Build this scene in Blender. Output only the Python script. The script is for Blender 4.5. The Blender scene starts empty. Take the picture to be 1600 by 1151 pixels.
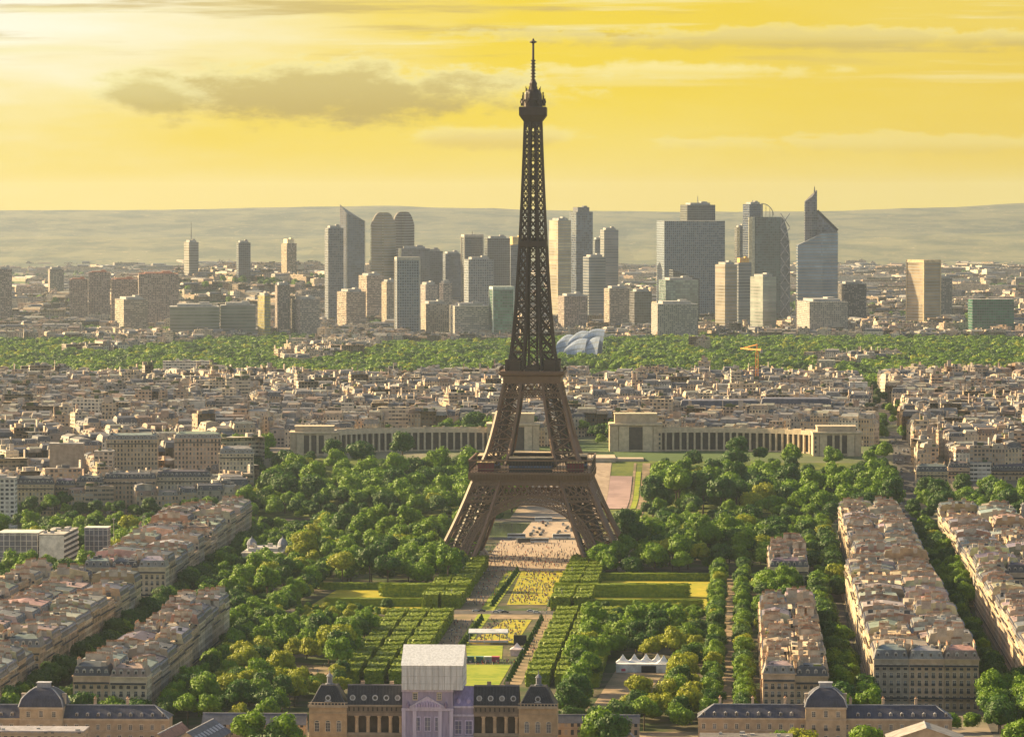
import bpy, math, random
import numpy as np
from mathutils import Vector, Matrix, noise as mnoise

R = random.Random(7)
PI = math.pi
rad = math.radians
S = bpy.context.scene
COL = S.collection

# ------------------------------------------------------------------ camera, sky, sun, exposure
FPX, CAMH, HY = 6800.0, 222.0, 320.0
cam = bpy.data.objects.new('camera', bpy.data.cameras.new('camera'))
COL.objects.link(cam)
cam.data.sensor_width = 36.0
cam.data.lens = FPX / 1600.0 * 36.0
cam.data.clip_start = 1.0
cam.data.clip_end = 60000.0
cam.location = (0, 0, CAMH)
cam.rotation_euler = (PI / 2 - math.atan((575.5 - HY) / FPX), 0, 0)
S.camera = cam
SUN_EL, SUN_AZ = rad(23), rad(-62)          # azimuth measured from the view direction (+Y), negative = left
S.view_settings.view_transform = 'Standard'
S.view_settings.look = 'None'
S.view_settings.exposure = 1.6
S.view_settings.gamma = 1.0
S.view_settings.use_curve_mapping = False
EXP = 2 ** 1.6
S.cycles.use_denoising = True
S.cycles.max_bounces = 5
S.cycles.diffuse_bounces = 3
S.cycles.glossy_bounces = 2
S.cycles.transmission_bounces = 2
S.cycles.volume_bounces = 0
S.cycles.transparent_max_bounces = 8
S.cycles.caustics_reflective = False
S.cycles.caustics_refractive = False

sun = bpy.data.objects.new('sun', bpy.data.lights.new('sun', 'SUN'))
COL.objects.link(sun)
sun.data.energy = 5.0
sun.data.angle = rad(0.6)
sun.data.color = (1.0, 0.76, 0.40)
sd = Vector((math.sin(SUN_AZ) * math.cos(SUN_EL), math.cos(SUN_AZ) * math.cos(SUN_EL), math.sin(SUN_EL)))
sun.rotation_euler = (-sd).to_track_quat('-Z', 'Y').to_euler()


class NT:
    """small node-tree helper"""
    def __init__(self, tree):
        self.t = tree
        tree.nodes.clear()

    def n(self, typ, **kw):
        nd = self.t.nodes.new(typ)
        for k, v in kw.items():
            if hasattr(nd, k):
                setattr(nd, k, v)
        return nd

    def set(self, sock, v):
        if isinstance(v, bpy.types.NodeSocket):
            self.t.links.new(v, sock)
        elif hasattr(sock.default_value, '__len__') and not hasattr(v, '__len__'):
            sock.default_value = [v] * len(sock.default_value)
        else:
            sock.default_value = v if not (hasattr(v, '__len__') and len(v) == 3 and len(sock.default_value) == 4) else (*v, 1)

    def m(self, op, a, b=0.0, c=0.0, clamp=False):
        nd = self.n('ShaderNodeMath', operation=op, use_clamp=clamp)
        self.set(nd.inputs[0], a); self.set(nd.inputs[1], b); self.set(nd.inputs[2], c)
        return nd.outputs[0]

    def mix(self, f, a, b, blend='MIX'):
        nd = self.n('ShaderNodeMix', data_type='RGBA', blend_type=blend)
        self.set(nd.inputs[0], f); self.set(nd.inputs[6], a); self.set(nd.inputs[7], b)
        return nd.outputs[2]

    def ramp(self, f, a, b, t0=0.0, t1=1.0):
        nd = self.n('ShaderNodeMapRange', interpolation_type='SMOOTHSTEP')
        self.set(nd.inputs[0], f)
        for i, v in ((1, a), (2, b), (3, t0), (4, t1)):
            nd.inputs[i].default_value = v
        return nd.outputs[0]

    def noise(self, vec, scale, detail=3.0, rough=0.55, out=0):
        nd = self.n('ShaderNodeTexNoise')
        if vec is not None:
            self.set(nd.inputs['Vector'], vec)
        nd.inputs['Scale'].default_value = scale
        nd.inputs['Detail'].default_value = detail
        nd.inputs['Roughness'].default_value = rough
        return nd.outputs[out]

    def vec(self, x, y, z=0.0):
        nd = self.n('ShaderNodeCombineXYZ')
        self.set(nd.inputs[0], x); self.set(nd.inputs[1], y); self.set(nd.inputs[2], z)
        return nd.outputs[0]


def build_world():
    w = bpy.data.worlds.new('World')
    S.world = w
    w.use_nodes = True
    t = NT(w.node_tree)
    sky = t.n('ShaderNodeTexSky')
    sky.sky_type = 'NISHITA'
    sky.sun_disc = False
    sky.sun_elevation = SUN_EL
    sky.sun_rotation = SUN_AZ
    sky.altitude = 200
    sky.air_density = 1.0
    sky.dust_density = 2.5
    sky.ozone_density = 1.0
    tc = t.n('ShaderNodeTexCoord')
    sp = t.n('ShaderNodeSeparateXYZ')
    t.set(sp.inputs[0], tc.outputs['Generated'])
    x, y, z = sp.outputs
    ay = t.m('MAXIMUM', t.m('ABSOLUTE', y), 0.02)
    s = t.m('DIVIDE', x, ay)            # tangent of the bearing
    e = t.m('DIVIDE', z, ay)            # tangent of the elevation
    # evening glow low in the west
    K = 0.95 / (EXP * 0.085)
    def c(r, g, b):
        return (r * K, g * K, b * K)
    gl = t.mix(t.ramp(e, 0.0, 0.026), c(0.96, 0.70, 0.10), c(0.97, 0.725, 0.055))
    gl = t.mix(t.ramp(s, -0.01, 0.12), gl, c(0.90, 0.66, 0.095))
    warm = t.noise(t.vec(t.m('MULTIPLY', s, 14.0), t.m('MULTIPLY', e, 70.0), 0.3), 1.0, 4.0)
    gl = t.mix(t.ramp(warm, 0.42, 0.72, 0, 0.30), gl, c(0.97, 0.79, 0.22))
    # sun glare out of the upper left
    dx = t.m('MULTIPLY', t.m('SUBTRACT', s, -0.130), 6.0)
    dz = t.m('MULTIPLY', t.m('SUBTRACT', e, 0.050), 18.0)
    dist = t.m('SQRT', t.m('ADD', t.m('MULTIPLY', dx, dx), t.m('MULTIPLY', dz, dz)))
    n1 = t.noise(t.vec(t.m('MULTIPLY', s, 22.0), t.m('MULTIPLY', e, 120.0), 2.0), 1.0, 5.0)
    dist = t.m('ADD', dist, t.m('MULTIPLY', t.m('SUBTRACT', n1, 0.5), 0.5))
    gl = t.mix(t.ramp(dist, 0.05, 0.85, 1.0, 0.0), gl, c(1.08, 1.03, 0.80))
    # thin streaked cloud in the upper sky
    sv = t.vec(t.m('ADD', t.m('MULTIPLY', s, 13.0), t.m('MULTIPLY', e, 10.0)), t.m('MULTIPLY', e, 230.0), 5.0)
    st = t.noise(sv, 1.0, 6.0, 0.6)
    hi = t.ramp(e, 0.027, 0.040)
    gl = t.mix(t.m('MULTIPLY', t.ramp(st, 0.50, 0.66), t.m('MULTIPLY', hi, 0.8)), gl, c(0.66, 0.50, 0.17))
    st2 = t.noise(t.vec(t.m('MULTIPLY', s, 11.0), t.m('MULTIPLY', e, 260.0), 11.0), 1.0, 6.0, 0.6)
    gl = t.mix(t.m('MULTIPLY', t.ramp(st2, 0.52, 0.70), t.ramp(e, 0.022, 0.036, 0.0, 0.8)), gl, c(1.0, 0.90, 0.48))

    def cloud(col, s0, e0, rs, re, seed, k, shade, amount):
        a = t.m('DIVIDE', t.m('SUBTRACT', s, s0), rs)
        b = t.m('DIVIDE', t.m('SUBTRACT', e, e0), re)
        r = t.m('SQRT', t.m('ADD', t.m('MULTIPLY', a, a), t.m('MULTIPLY', b, b)))
        nn = t.noise(t.vec(t.m('MULTIPLY', s, 75.0), t.m('MULTIPLY', e, 190.0), seed), 1.0, 10.0, 0.66)
        d = t.m('ADD', r, t.m('MULTIPLY', t.m('SUBTRACT', nn, 0.5), k))
        rim = t.ramp(d, 0.80, 1.20, 0.85, 0.0)
        col = t.mix(t.m('MULTIPLY', t.m('MULTIPLY', rim, amount), t.ramp(b, -0.5, 0.4)), col, c(1.0, 0.90, 0.42))
        body = t.m('MULTIPLY', t.ramp(d, 0.40, 1.02, 1.0, 0.0), amount)
        tone = t.mix(t.ramp(b, -0.9, 0.9), shade, tuple(min(1.6 * v, v + 0.14 * K) for v in shade))
        return t.mix(body, col, tone)
    gl = cloud(gl, -0.043, 0.0250, 0.052, 0.0080, 1.0, 2.1, c(0.56, 0.42, 0.12), 0.92)
    gl = cloud(gl, -0.083, 0.0245, 0.014, 0.0045, 7.0, 1.9, c(0.58, 0.45, 0.13), 0.8)
    gl = cloud(gl, -0.004, 0.0150, 0.020, 0.0030, 3.0, 1.8, c(0.70, 0.50, 0.13), 0.5)
    gl = cloud(gl, 0.070, 0.0380, 0.075, 0.0030, 4.0, 3.2, c(0.66, 0.51, 0.16), 0.5)
    gl = cloud(gl, 0.036, 0.0305, 0.034, 0.0022, 5.0, 3.4, c(0.97, 0.84, 0.36), 0.4)
    gl = cloud(gl, 0.090, 0.0135, 0.050, 0.0030, 8.0, 3.4, c(0.76, 0.57, 0.14), 0.35)
    front = t.m('MULTIPLY', t.ramp(y, 0.3, 0.85), t.ramp(e, 0.07, 0.40, 1.0, 0.0))
    col = t.mix(front, t.mix(1.0, sky.outputs[0], (1.12, 0.94, 0.74), 'MULTIPLY'), gl)
    bg = t.n('ShaderNodeBackground')
    t.set(bg.inputs[0], col)
    bg.inputs[1].default_value = 0.085
    out = t.n('ShaderNodeOutputWorld')
    t.t.links.new(bg.outputs[0], out.inputs[0])


build_world()

# ------------------------------------------------------------------ frame of the park axis
AX, OX, OY = 0.052, 13.1, 2700.0
CA, SA = math.cos(AX), math.sin(AX)


def W(u, v):
    """park axis coordinates (u across, v away from the tower) -> world"""
    return (OX + u * CA + v * SA, OY - u * SA + v * CA)


def UV(x, y):
    dx, dy = x - OX, y - OY
    return (dx * CA - dy * SA, dx * SA + dy * CA)


def smooth(a, b, t):
    t = min(1, max(0, (t - a) / (b - a)))
    return t * t * (3 - 2 * t)


def T(x, y):
    """height of the ground"""
    h = 25 * smooth(3240, 3440, y)
    h -= 17 * smooth(4450, 5300, y)
    h -= 8 * smooth(6000, 7200, y)
    if y > 8100:
        h += 66 * math.exp(-((x + 600) / 360) ** 2) * smooth(8100, 8800, y) * (1 - smooth(10200, 13500, y))
    return h


def PX(x, y, z):
    """where a point is seen (only used to sort and to skip what is out of sight)"""
    return 800 + x / y * FPX, HY + (CAMH - z) / y * FPX


def seen(x, y, m=30):
    return y > 200 and abs(x) < 0.1177 * y + m


# ------------------------------------------------------------------ materials
MATS = {}


def newmat(name):
    m = bpy.data.materials.new(name)
    m.use_nodes = True
    MATS[name] = m
    return m, NT(m.node_tree)


def finish(t, col, rough=0.8, spec=0.3, metal=0.0, bump=None, trans=0.0):
    b = t.n('ShaderNodeBsdfPrincipled')
    t.set(b.inputs['Base Color'], col)
    t.set(b.inputs['Roughness'], rough)
    t.set(b.inputs['Specular IOR Level'], spec)
    b.inputs['Metallic'].default_value = metal
    if bump is not None:
        bn = t.n('ShaderNodeBump')
        bn.inputs['Strength'].default_value = 0.4
        bn.inputs['Distance'].default_value = 0.3
        t.set(bn.inputs['Height'], bump)
        t.t.links.new(bn.outputs[0], b.inputs['Normal'])
    sh = b.outputs[0]
    if trans:
        tr = t.n('ShaderNodeBsdfTranslucent')
        t.set(tr.inputs[0], col)
        mx = t.n('ShaderNodeMixShader')
        mx.inputs[0].default_value = trans
        t.t.links.new(sh, mx.inputs[1]); t.t.links.new(tr.outputs[0], mx.inputs[2])
        sh = mx.outputs[0]
    o = t.n('ShaderNodeOutputMaterial')
    t.t.links.new(sh, o.inputs[0])


def mat_plain(name, rough=0.85, spec=0.2, nscale=0.25, lo=0.72, hi=1.18, metal=0.0, grime=True):
    m, t = newmat(name)
    at = t.n('ShaderNodeAttribute', attribute_name='Col')
    g = t.n('ShaderNodeNewGeometry')
    nz = t.noise(g.outputs['Position'], nscale, 4.0, 0.6)
    f = t.ramp(nz, 0.3, 0.7, lo, hi)
    c = t.mix(1.0, at.outputs[0], t.vec(f, f, f), 'MULTIPLY')
    if grime:
        n2 = t.noise(g.outputs['Position'], nscale * 9, 3.0, 0.6)
        c = t.mix(t.ramp(n2, 0.5, 0.75, 0, 0.30), c, (0.13, 0.115, 0.105))
    finish(t, c, rough, spec, metal)
    return m


def mat_facade(name, pitch, floor, ww, wh, glass=(0.03, 0.034, 0.045), band=0.05, bandcol=0.7, grough=0.25, blind=0.35, blindcol=(0.30, 0.27, 0.24)):
    m, t = newmat(name)
    uv = t.n('ShaderNodeUVMap')
    sp = t.n('ShaderNodeSeparateXYZ'); t.set(sp.inputs[0], uv.outputs[0])
    u = t.m('DIVIDE', sp.outputs[0], pitch); v = t.m('DIVIDE', sp.outputs[1], floor)
    fu = t.m('ABSOLUTE', t.m('SUBTRACT', t.m('FRACT', u), 0.5))
    fv = t.m('ABSOLUTE', t.m('SUBTRACT', t.m('FRACT', v), 0.52))
    win = t.m('MULTIPLY', t.m('LESS_THAN', fu, ww / 2 / pitch), t.m('LESS_THAN', fv, wh / 2 / floor))
    wn = t.n('ShaderNodeTexWhiteNoise', noise_dimensions='3D')
    oi = t.n('ShaderNodeObjectInfo')
    t.set(wn.inputs[0], t.vec(t.m('FLOOR', u), t.m('FLOOR', v), t.m('MULTIPLY', oi.outputs['Random'], 50)))
    r = wn.outputs[0]
    gcol = t.mix(t.m('LESS_THAN', r, blind), glass, blindcol)
    at = t.n('ShaderNodeAttribute', attribute_name='Col')
    g = t.n('ShaderNodeNewGeometry')
    nz = t.noise(g.outputs['Position'], 0.22, 4.0, 0.6)
    f = t.ramp(nz, 0.3, 0.7, 0.78, 1.14)
    c = t.mix(1.0, at.outputs[0], t.vec(f, f, f), 'MULTIPLY')
    bd = t.m('LESS_THAN', t.m('FRACT', v), band)
    c = t.mix(bd, c, t.mix(1.0, c, (bandcol, bandcol, bandcol), 'MULTIPLY'))
    c = t.mix(win, c, gcol)
    rough = t.m('SUBTRACT', 0.85, t.m('MULTIPLY', win, 0.85 - grough))
    finish(t, c, rough, 0.4)
    return m


def mat_glass(name, pitch, floor, mull=(0.25, 0.27, 0.3), rough=0.12, mw=0.10, bw=0.22, vary=0.5):
    """curtain wall: tinted panes in a fine grid; the tint comes from the building"""
    m, t = newmat(name)
    uv = t.n('ShaderNodeUVMap')
    sp = t.n('ShaderNodeSeparateXYZ'); t.set(sp.inputs[0], uv.outputs[0])
    u = t.m('DIVIDE', sp.outputs[0], pitch); v = t.m('DIVIDE', sp.outputs[1], floor)
    ln = t.m('MAXIMUM', t.m('LESS_THAN', t.m('FRACT', u), mw), t.m('LESS_THAN', t.m('FRACT', v), bw))
    wn = t.n('ShaderNodeTexWhiteNoise', noise_dimensions='2D')
    t.set(wn.inputs[0], t.vec(t.m('FLOOR', u), t.m('FLOOR', v)))
    at = t.n('ShaderNodeAttribute', attribute_name='Col')
    k = t.ramp(wn.outputs[0], 0, 1, 1 - vary, 1 + vary)
    c = t.mix(1.0, at.outputs[0], t.vec(k, k, k), 'MULTIPLY')
    g = t.n('ShaderNodeNewGeometry')
    nz = t.noise(g.outputs['Position'], 0.03, 4.0, 0.6)
    f = t.ramp(nz, 0.3, 0.7, 0.7, 1.3)
    c = t.mix(1.0, c, t.vec(f, f, f), 'MULTIPLY')
    c = t.mix(ln, c, mull)
    finish(t, c, t.m('ADD', rough, t.m('MULTIPLY', ln, 0.4)), 0.6)
    return m


M_PLAIN = mat_plain('painted_and_stone')
M_STONE = mat_plain('stone', 0.85, 0.2, 0.35, 0.80, 1.12)
M_FAC = mat_facade('haussmann_facade', 2.6, 3.3, 1.25, 2.1)
M_FACB = mat_facade('strip_window_facade', 3.0, 3.2, 2.6, 1.5, band=0.04)
M_FACC = mat_facade('grid_facade', 3.2, 3.0, 2.0, 1.7, band=0.03)
M_FACD = mat_facade('balcony_facade', 6.0, 3.0, 5.4, 1.7, glass=(0.06, 0.055, 0.055), band=0.0)
M_FACT = mat_facade('tower_grid_facade', 3.8, 4.4, 2.5, 2.7, glass=(0.03, 0.032, 0.04), band=0.02, blindcol=(0.13, 0.12, 0.105))
M_GLASS = mat_glass('curtain_wall', 4.0, 4.5, mull=(0.09, 0.10, 0.115), vary=0.35)
M_GLASSF = mat_glass('banded_curtain_wall', 40.0, 5.2, mull=(0.17, 0.17, 0.165), bw=0.30, mw=0.0, vary=0.18)


def mat_roof():
    m, t = newmat('zinc_and_slate')
    at = t.n('ShaderNodeAttribute', attribute_name='Col')
    g = t.n('ShaderNodeNewGeometry')
    nz = t.noise(g.outputs['Position'], 0.3, 5.0, 0.65)
    f = t.ramp(nz, 0.28, 0.72, 0.62, 1.25)
    c = t.mix(1.0, at.outputs[0], t.vec(f, f, f), 'MULTIPLY')
    n2 = t.noise(g.outputs['Position'], 2.2, 3.0, 0.6)
    c = t.mix(t.ramp(n2, 0.55, 0.75, 0, 0.3), c, (0.20, 0.19, 0.185))
    uv = t.n('ShaderNodeUVMap')
    sp = t.n('ShaderNodeSeparateXYZ'); t.set(sp.inputs[0], uv.outputs[0])
    seam = t.m('LESS_THAN', t.m('FRACT', t.m('DIVIDE', sp.outputs[0], 1.3)), 0.14)
    c = t.mix(t.m('MULTIPLY', seam, 0.4), c, (0.09, 0.09, 0.10))
    finish(t, c, 0.6, 0.22)
    return m


M_ROOF = mat_roof()


def mat_leaf(name, a, b, c3, trans=0.30):
    m, t = newmat(name)
    oi = t.n('ShaderNodeObjectInfo')
    g = t.n('ShaderNodeNewGeometry')
    n1 = t.noise(g.outputs['Position'], 0.6, 3.0, 0.6)
    n2 = t.noise(g.outputs['Position'], 0.035, 2.0)
    c = t.mix(t.ramp(n1, 0.34, 0.68), a, b)
    k = t.m('ADD', t.m('MULTIPLY', oi.outputs['Random'], 0.6), t.m('MULTIPLY', t.m('SUBTRACT', n2, 0.5), 1.2), clamp=True)
    c = t.mix(k, c, c3)
    finish(t, c, 0.6, 0.25, trans=trans)
    return m


M_LEAF = [mat_leaf('leaf_green', (0.055, 0.135, 0.006), (0.185, 0.300, 0.010), (0.150, 0.245, 0.008)),
          mat_leaf('leaf_dark', (0.022, 0.070, 0.010), (0.062, 0.145, 0.014), (0.055, 0.110, 0.012)),
          mat_leaf('leaf_yellow', (0.190, 0.230, 0.012), (0.36, 0.36, 0.020), (0.26, 0.30, 0.014))]
M_HEDGE = mat_leaf('hedge_leaf', (0.10, 0.165, 0.010), (0.25, 0.30, 0.016), (0.20, 0.26, 0.014), 0.15)


def mat_iron(name, col):
    m, t = newmat(name)
    g = t.n('ShaderNodeNewGeometry')
    nz = t.noise(g.outputs['Position'], 0.35, 3.0)
    c = t.mix(nz, col, tuple(v * 1.7 for v in col))
    finish(t, c, 0.55, 0.35)
    return m


M_IRON = mat_iron('brown_painted_iron', (0.040, 0.025, 0.018))  # deep tone of the brown, with the inner members' shade put into it
M_IRONL = mat_iron('brown_iron_lit_tone', (0.12, 0.070, 0.046))  # same brown made paler: light on the outer members put into the colour


def mat_sheet(name, a, b, scale, rough=0.9, c3=None, s3=0.02, lo=0.35, hi=0.65, spec=0.15, wide=None):
    m, t = newmat(name)
    g = t.n('ShaderNodeNewGeometry')
    n1 = t.noise(g.outputs['Position'], scale, 5.0, 0.62)
    c = t.mix(t.ramp(n1, lo, hi), a, b)
    if c3 is not None:
        n2 = t.noise(g.outputs['Position'], s3, 4.0, 0.6)
        c = t.mix(t.ramp(n2, 0.42, 0.62), c, c3)
    finish(t, c, rough, spec)
    return m


M_GROUND = mat_sheet('city_ground', (0.15, 0.125, 0.10), (0.26, 0.21, 0.165), 0.02, c3=(0.07, 0.11, 0.035), s3=0.0022)
M_PARK = mat_sheet('park_earth', (0.055, 0.05, 0.03), (0.12, 0.10, 0.065), 0.08, c3=(0.035, 0.06, 0.012), s3=0.03)
M_LAWN = mat_sheet('lawn_grass', (0.12, 0.19, 0.012), (0.25, 0.27, 0.020), 0.16, c3=(0.24, 0.27, 0.028), s3=0.05)
M_LAWND = mat_sheet('dry_lawn_grass', (0.24, 0.22, 0.014), (0.40, 0.32, 0.03), 0.18, c3=(0.27, 0.26, 0.02), s3=0.06)
M_SAND = mat_sheet('sand_path', (0.20, 0.145, 0.095), (0.31, 0.225, 0.15), 0.15, c3=(0.16, 0.13, 0.075), s3=0.04)
M_PAVE = mat_sheet('pale_paving', (0.28, 0.21, 0.155), (0.42, 0.325, 0.24), 0.2, c3=(0.33, 0.25, 0.19), s3=0.05)
M_ASPH = mat_sheet('asphalt', (0.055, 0.052, 0.052), (0.10, 0.092, 0.088), 0.2)
M_WATER = mat_sheet('river_water', (0.03, 0.04, 0.035), (0.05, 0.06, 0.05), 0.05, 0.12, spec=0.5)
def mat_hill():
    m, t = newmat('wooded_hill')
    g = t.n('ShaderNodeNewGeometry')
    sp = t.n('ShaderNodeSeparateXYZ'); t.set(sp.inputs[0], g.outputs['Position'])
    v = t.vec(t.m('MULTIPLY', sp.outputs[0], 0.0042), t.m('MULTIPLY', sp.outputs[1], 0.0012), t.m('MULTIPLY', sp.outputs[2], 0.05))
    n1 = t.noise(v, 1.0, 6.0, 0.7)
    c = t.mix(t.ramp(n1, 0.38, 0.60), (0.07, 0.085, 0.06), (0.15, 0.15, 0.09))
    n2 = t.noise(v, 3.1, 4.0, 0.7)
    c = t.mix(t.ramp(n2, 0.60, 0.70, 0, .8), c, (0.26, 0.22, 0.13))
    n3 = t.noise(v, 9.0, 3.0, 0.6)
    c = t.mix(t.ramp(n3, 0.66, 0.72, 0, .7), c, (0.40, 0.34, 0.28))
    finish(t, c, 0.95, 0.1)
    return m


M_HILL = mat_hill()


def mat_tarp():
    m, t = newmat('printed_tarp')
    at = t.n('ShaderNodeAttribute', attribute_name='Col')
    g = t.n('ShaderNodeNewGeometry')
    sp = t.n('ShaderNodeSeparateXYZ'); t.set(sp.inputs[0], g.outputs['Position'])
    fold = t.noise(t.vec(t.m('MULTIPLY', sp.outputs[0], 1.1), sp.outputs[1], t.m('MULTIPLY', sp.outputs[2], 0.12)), 1.0, 4.0, 0.6)
    f = t.ramp(fold, 0.3, 0.7, 0.80, 1.10)
    c = t.mix(1.0, at.outputs[0], t.vec(f, f, f), 'MULTIPLY')
    finish(t, c, 0.6, 0.3, bump=fold)
    return m


M_TARP = mat_tarp()


# ------------------------------------------------------------------ mesh builder
class MB:
    def __init__(self):
        self.v, self.f, self.c, self.m, self.uv = [], [], [], [], []

    def face(self, pts, col=(0.5, 0.5, 0.5), mat=0, uv=None):
        i = len(self.v)
        self.v.extend(pts)
        self.f.append(tuple(range(i, i + len(pts))))
        self.c.append(col)
        self.m.append(mat)
        self.uv.append(uv)

    def walls(self, poly, z0, z1, col, mat=0, pitch=2.6, skip=()):
        """vertical walls round a counter-clockwise footprint"""
        n = len(poly)
        for i in range(n):
            if i in skip:
                continue
            a, b = poly[i], poly[(i + 1) % n]
            L = math.hypot(b[0] - a[0], b[1] - a[1])
            k = max(1, round(L / pitch)) * pitch
            zz = z1 if not hasattr(z1, '__len__') else z1[i]
            zn = z1 if not hasattr(z1, '__len__') else z1[(i + 1) % n]
            self.face([(a[0], a[1], z0), (b[0], b[1], z0), (b[0], b[1], zn), (a[0], a[1], zz)], col, mat,
                      [(0, 0), (k, 0), (k, zn - z0), (0, zz - z0)])

    def box(self, x, y, z, sx, sy, sz, col, mat=0, yaw=0.0, bottom=False, wmat=None, pitch=2.6):
        """box standing on z, centred on x, y"""
        c, s = math.cos(yaw), math.sin(yaw)
        P = [(x + c * a - s * b, y + s * a + c * b) for a, b in ((-sx / 2, -sy / 2), (sx / 2, -sy / 2), (sx / 2, sy / 2), (-sx / 2, sy / 2))]
        self.walls(P, z, z + sz, col, mat if wmat is None else wmat, pitch)
        self.face([(*p, z + sz) for p in P], col, mat, [(0, 0), (sx, 0), (sx, sy), (0, sy)])
        if bottom:
            self.face([(*p, z) for p in P[::-1]], col, mat)

    def prism(self, poly, z0, z1, col, mat=0, topcol=None, topmat=None, pitch=2.6):
        self.walls(poly, z0, z1, col, mat, pitch)
        zs = [z1] * len(poly) if not hasattr(z1, '__len__') else z1
        self.face([(p[0], p[1], z) for p, z in zip(poly, zs)], topcol or col, mat if topmat is None else topmat)

    def bar(self, p, q, w, col=(0.1, 0.1, 0.1), mat=0):
        p, q = Vector(p), Vector(q)
        d = (q - p)
        if d.length < 1e-6:
            return
        d.normalize()
        a = d.cross(Vector((0, 0, 1))) if abs(d.z) < 0.95 else d.cross(Vector((1, 0, 0)))
        a.normalize()
        b = d.cross(a)
        a *= w / 2; b *= w / 2
        k = [a + b, b - a, -a - b, a - b]
        A = [tuple(p + x) for x in k]; B = [tuple(q + x) for x in k]
        for i in range(4):
            j = (i + 1) % 4
            self.face([A[i], A[j], B[j], B[i]], col, mat)
        self.face(A[::-1], col, mat); self.face(B, col, mat)

    def lathe(self, x, y, prof, n=12, col=(0.2, 0.2, 0.2), mat=0, square=False):
        ph = PI / 4 if square else 0
        k = 4 if square else n
        f = math.sqrt(2) if square else 1
        for (r0, z0), (r1, z1) in zip(prof[:-1], prof[1:]):
            for i in range(k):
                a, b = ph + 2 * PI * i / k, ph + 2 * PI * (i + 1) / k
                q = [(x + f * r0 * math.cos(a), y + f * r0 * math.sin(a), z0), (x + f * r0 * math.cos(b), y + f * r0 * math.sin(b), z0),
                     (x + f * r1 * math.cos(b), y + f * r1 * math.sin(b), z1), (x + f * r1 * math.cos(a), y + f * r1 * math.sin(a), z1)]
                L = math.hypot(q[1][0] - q[0][0], q[1][1] - q[0][1])
                self.face(q, col, mat, [(i * L, z0), ((i + 1) * L, z0), ((i + 1) * L, z1), (i * L, z1)])
        r, z = prof[-1]
        if r > 0.01:
            self.face([(x + f * r * math.cos(ph + 2 * PI * i / k), y + f * r * math.sin(ph + 2 * PI * i / k), z) for i in range(k)], col, mat)

    def data(self, name, mats):
        me = bpy.data.meshes.new(name)
        me.from_pydata(self.v, [], self.f)
        for m in mats:
            me.materials.append(m)
        if len(mats) > 1:
            me.polygons.foreach_set('material_index', np.array(self.m, dtype=np.int32))
        ln = np.array([len(f) for f in self.f])
        at = me.color_attributes.new('Col', 'FLOAT_COLOR', 'CORNER')
        cc = np.ones((len(self.c), 4), dtype=np.float32)
        if len(self.c):
            cc[:, :3] = np.array(self.c, dtype=np.float32)
        at.data.foreach_set('color', np.repeat(cc, ln, axis=0).ravel())
        ul = me.uv_layers.new(name='UVMap')
        uu = []
        for f, u in zip(self.f, self.uv):
            uu.extend(u if u is not None else [(0.0, 0.0)] * len(f))
        ul.data.foreach_set('uv', np.array(uu, dtype=np.float32).ravel())
        me.update()
        return me

    def build(self, name, mats, parent=None, loc=None):
        return link(name, self.data(name, mats), parent, loc)


def link(name, me, parent=None, loc=None, yaw=0.0, scale=None):
    o = bpy.data.objects.new(name, me)
    COL.objects.link(o)
    if parent is not None:
        o.parent = parent
    if loc is not None:
        o.location = loc
    if yaw:
        o.rotation_euler = (0, 0, yaw)
    if scale is not None:
        o.scale = scale
    return o


def tag(o, label=None, cat=None, group=None, kind=None):
    if label: o['label'] = label
    if cat: o['category'] = cat
    if group: o['group'] = group
    if kind: o['kind'] = kind
    return o


def thing(name, label, cat, loc, yaw=0.0, group=None):
    o = bpy.data.objects.new(name, None)
    COL.objects.link(o)
    o.location = loc
    o.rotation_euler = (0, 0, yaw)
    o.empty_display_size = 1
    return tag(o, label, cat, group)


ORD = ['first', 'second', 'third', 'fourth', 'fifth', 'sixth', 'seventh', 'eighth', 'ninth', 'tenth', 'eleventh', 'twelfth', 'thirteenth',
       'fourteenth', 'fifteenth', 'sixteenth', 'seventeenth', 'eighteenth', 'nineteenth', 'twentieth', 'twenty-first', 'twenty-second',
       'twenty-third', 'twenty-fourth', 'twenty-fifth', 'twenty-sixth', 'twenty-seventh', 'twenty-eighth', 'twenty-ninth', 'thirtieth'] + [f'thirty-{x}' for x in
       ('first', 'second', 'third', 'fourth', 'fifth', 'sixth', 'seventh', 'eighth', 'ninth')] + ['fortieth'] + [f'forty-{x}' for x in
       ('first', 'second', 'third', 'fourth', 'fifth', 'sixth', 'seventh', 'eighth', 'ninth')]

# ------------------------------------------------------------------ the setting


M_WOOD = mat_sheet('forest_floor', (0.03, 0.05, 0.015), (0.07, 0.09, 0.025), 0.02)


def terrain():
    mb = MB()
    ys = [-400, 500, 1200, 1700, 2200, 2700, 3000] + list(range(3240, 3460, 20)) + [3600, 4200, 4500, 4700, 4900] + list(range(5000, 7600, 200)) + list(range(8100, 13600, 300)) + [14000, 17000, 20000, 23000]
    xs = [-6000, -2500] + list(range(-1600, 500, 150)) + [900, 2500, 6000]
    for y0, y1 in zip(ys[:-1], ys[1:]):
        for x0, x1 in zip(xs[:-1], xs[1:]):
            mb.face([(x0, y0, T(x0, y0)), (x1, y0, T(x1, y0)), (x1, y1, T(x1, y1)), (x0, y1, T(x0, y1))], mat=1 if 4500 < (y0 + y1) / 2 < 7000 else 0)
    o = mb.build('ground', [M_GROUND, M_WOOD])
    tag(o, kind='structure')


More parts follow.
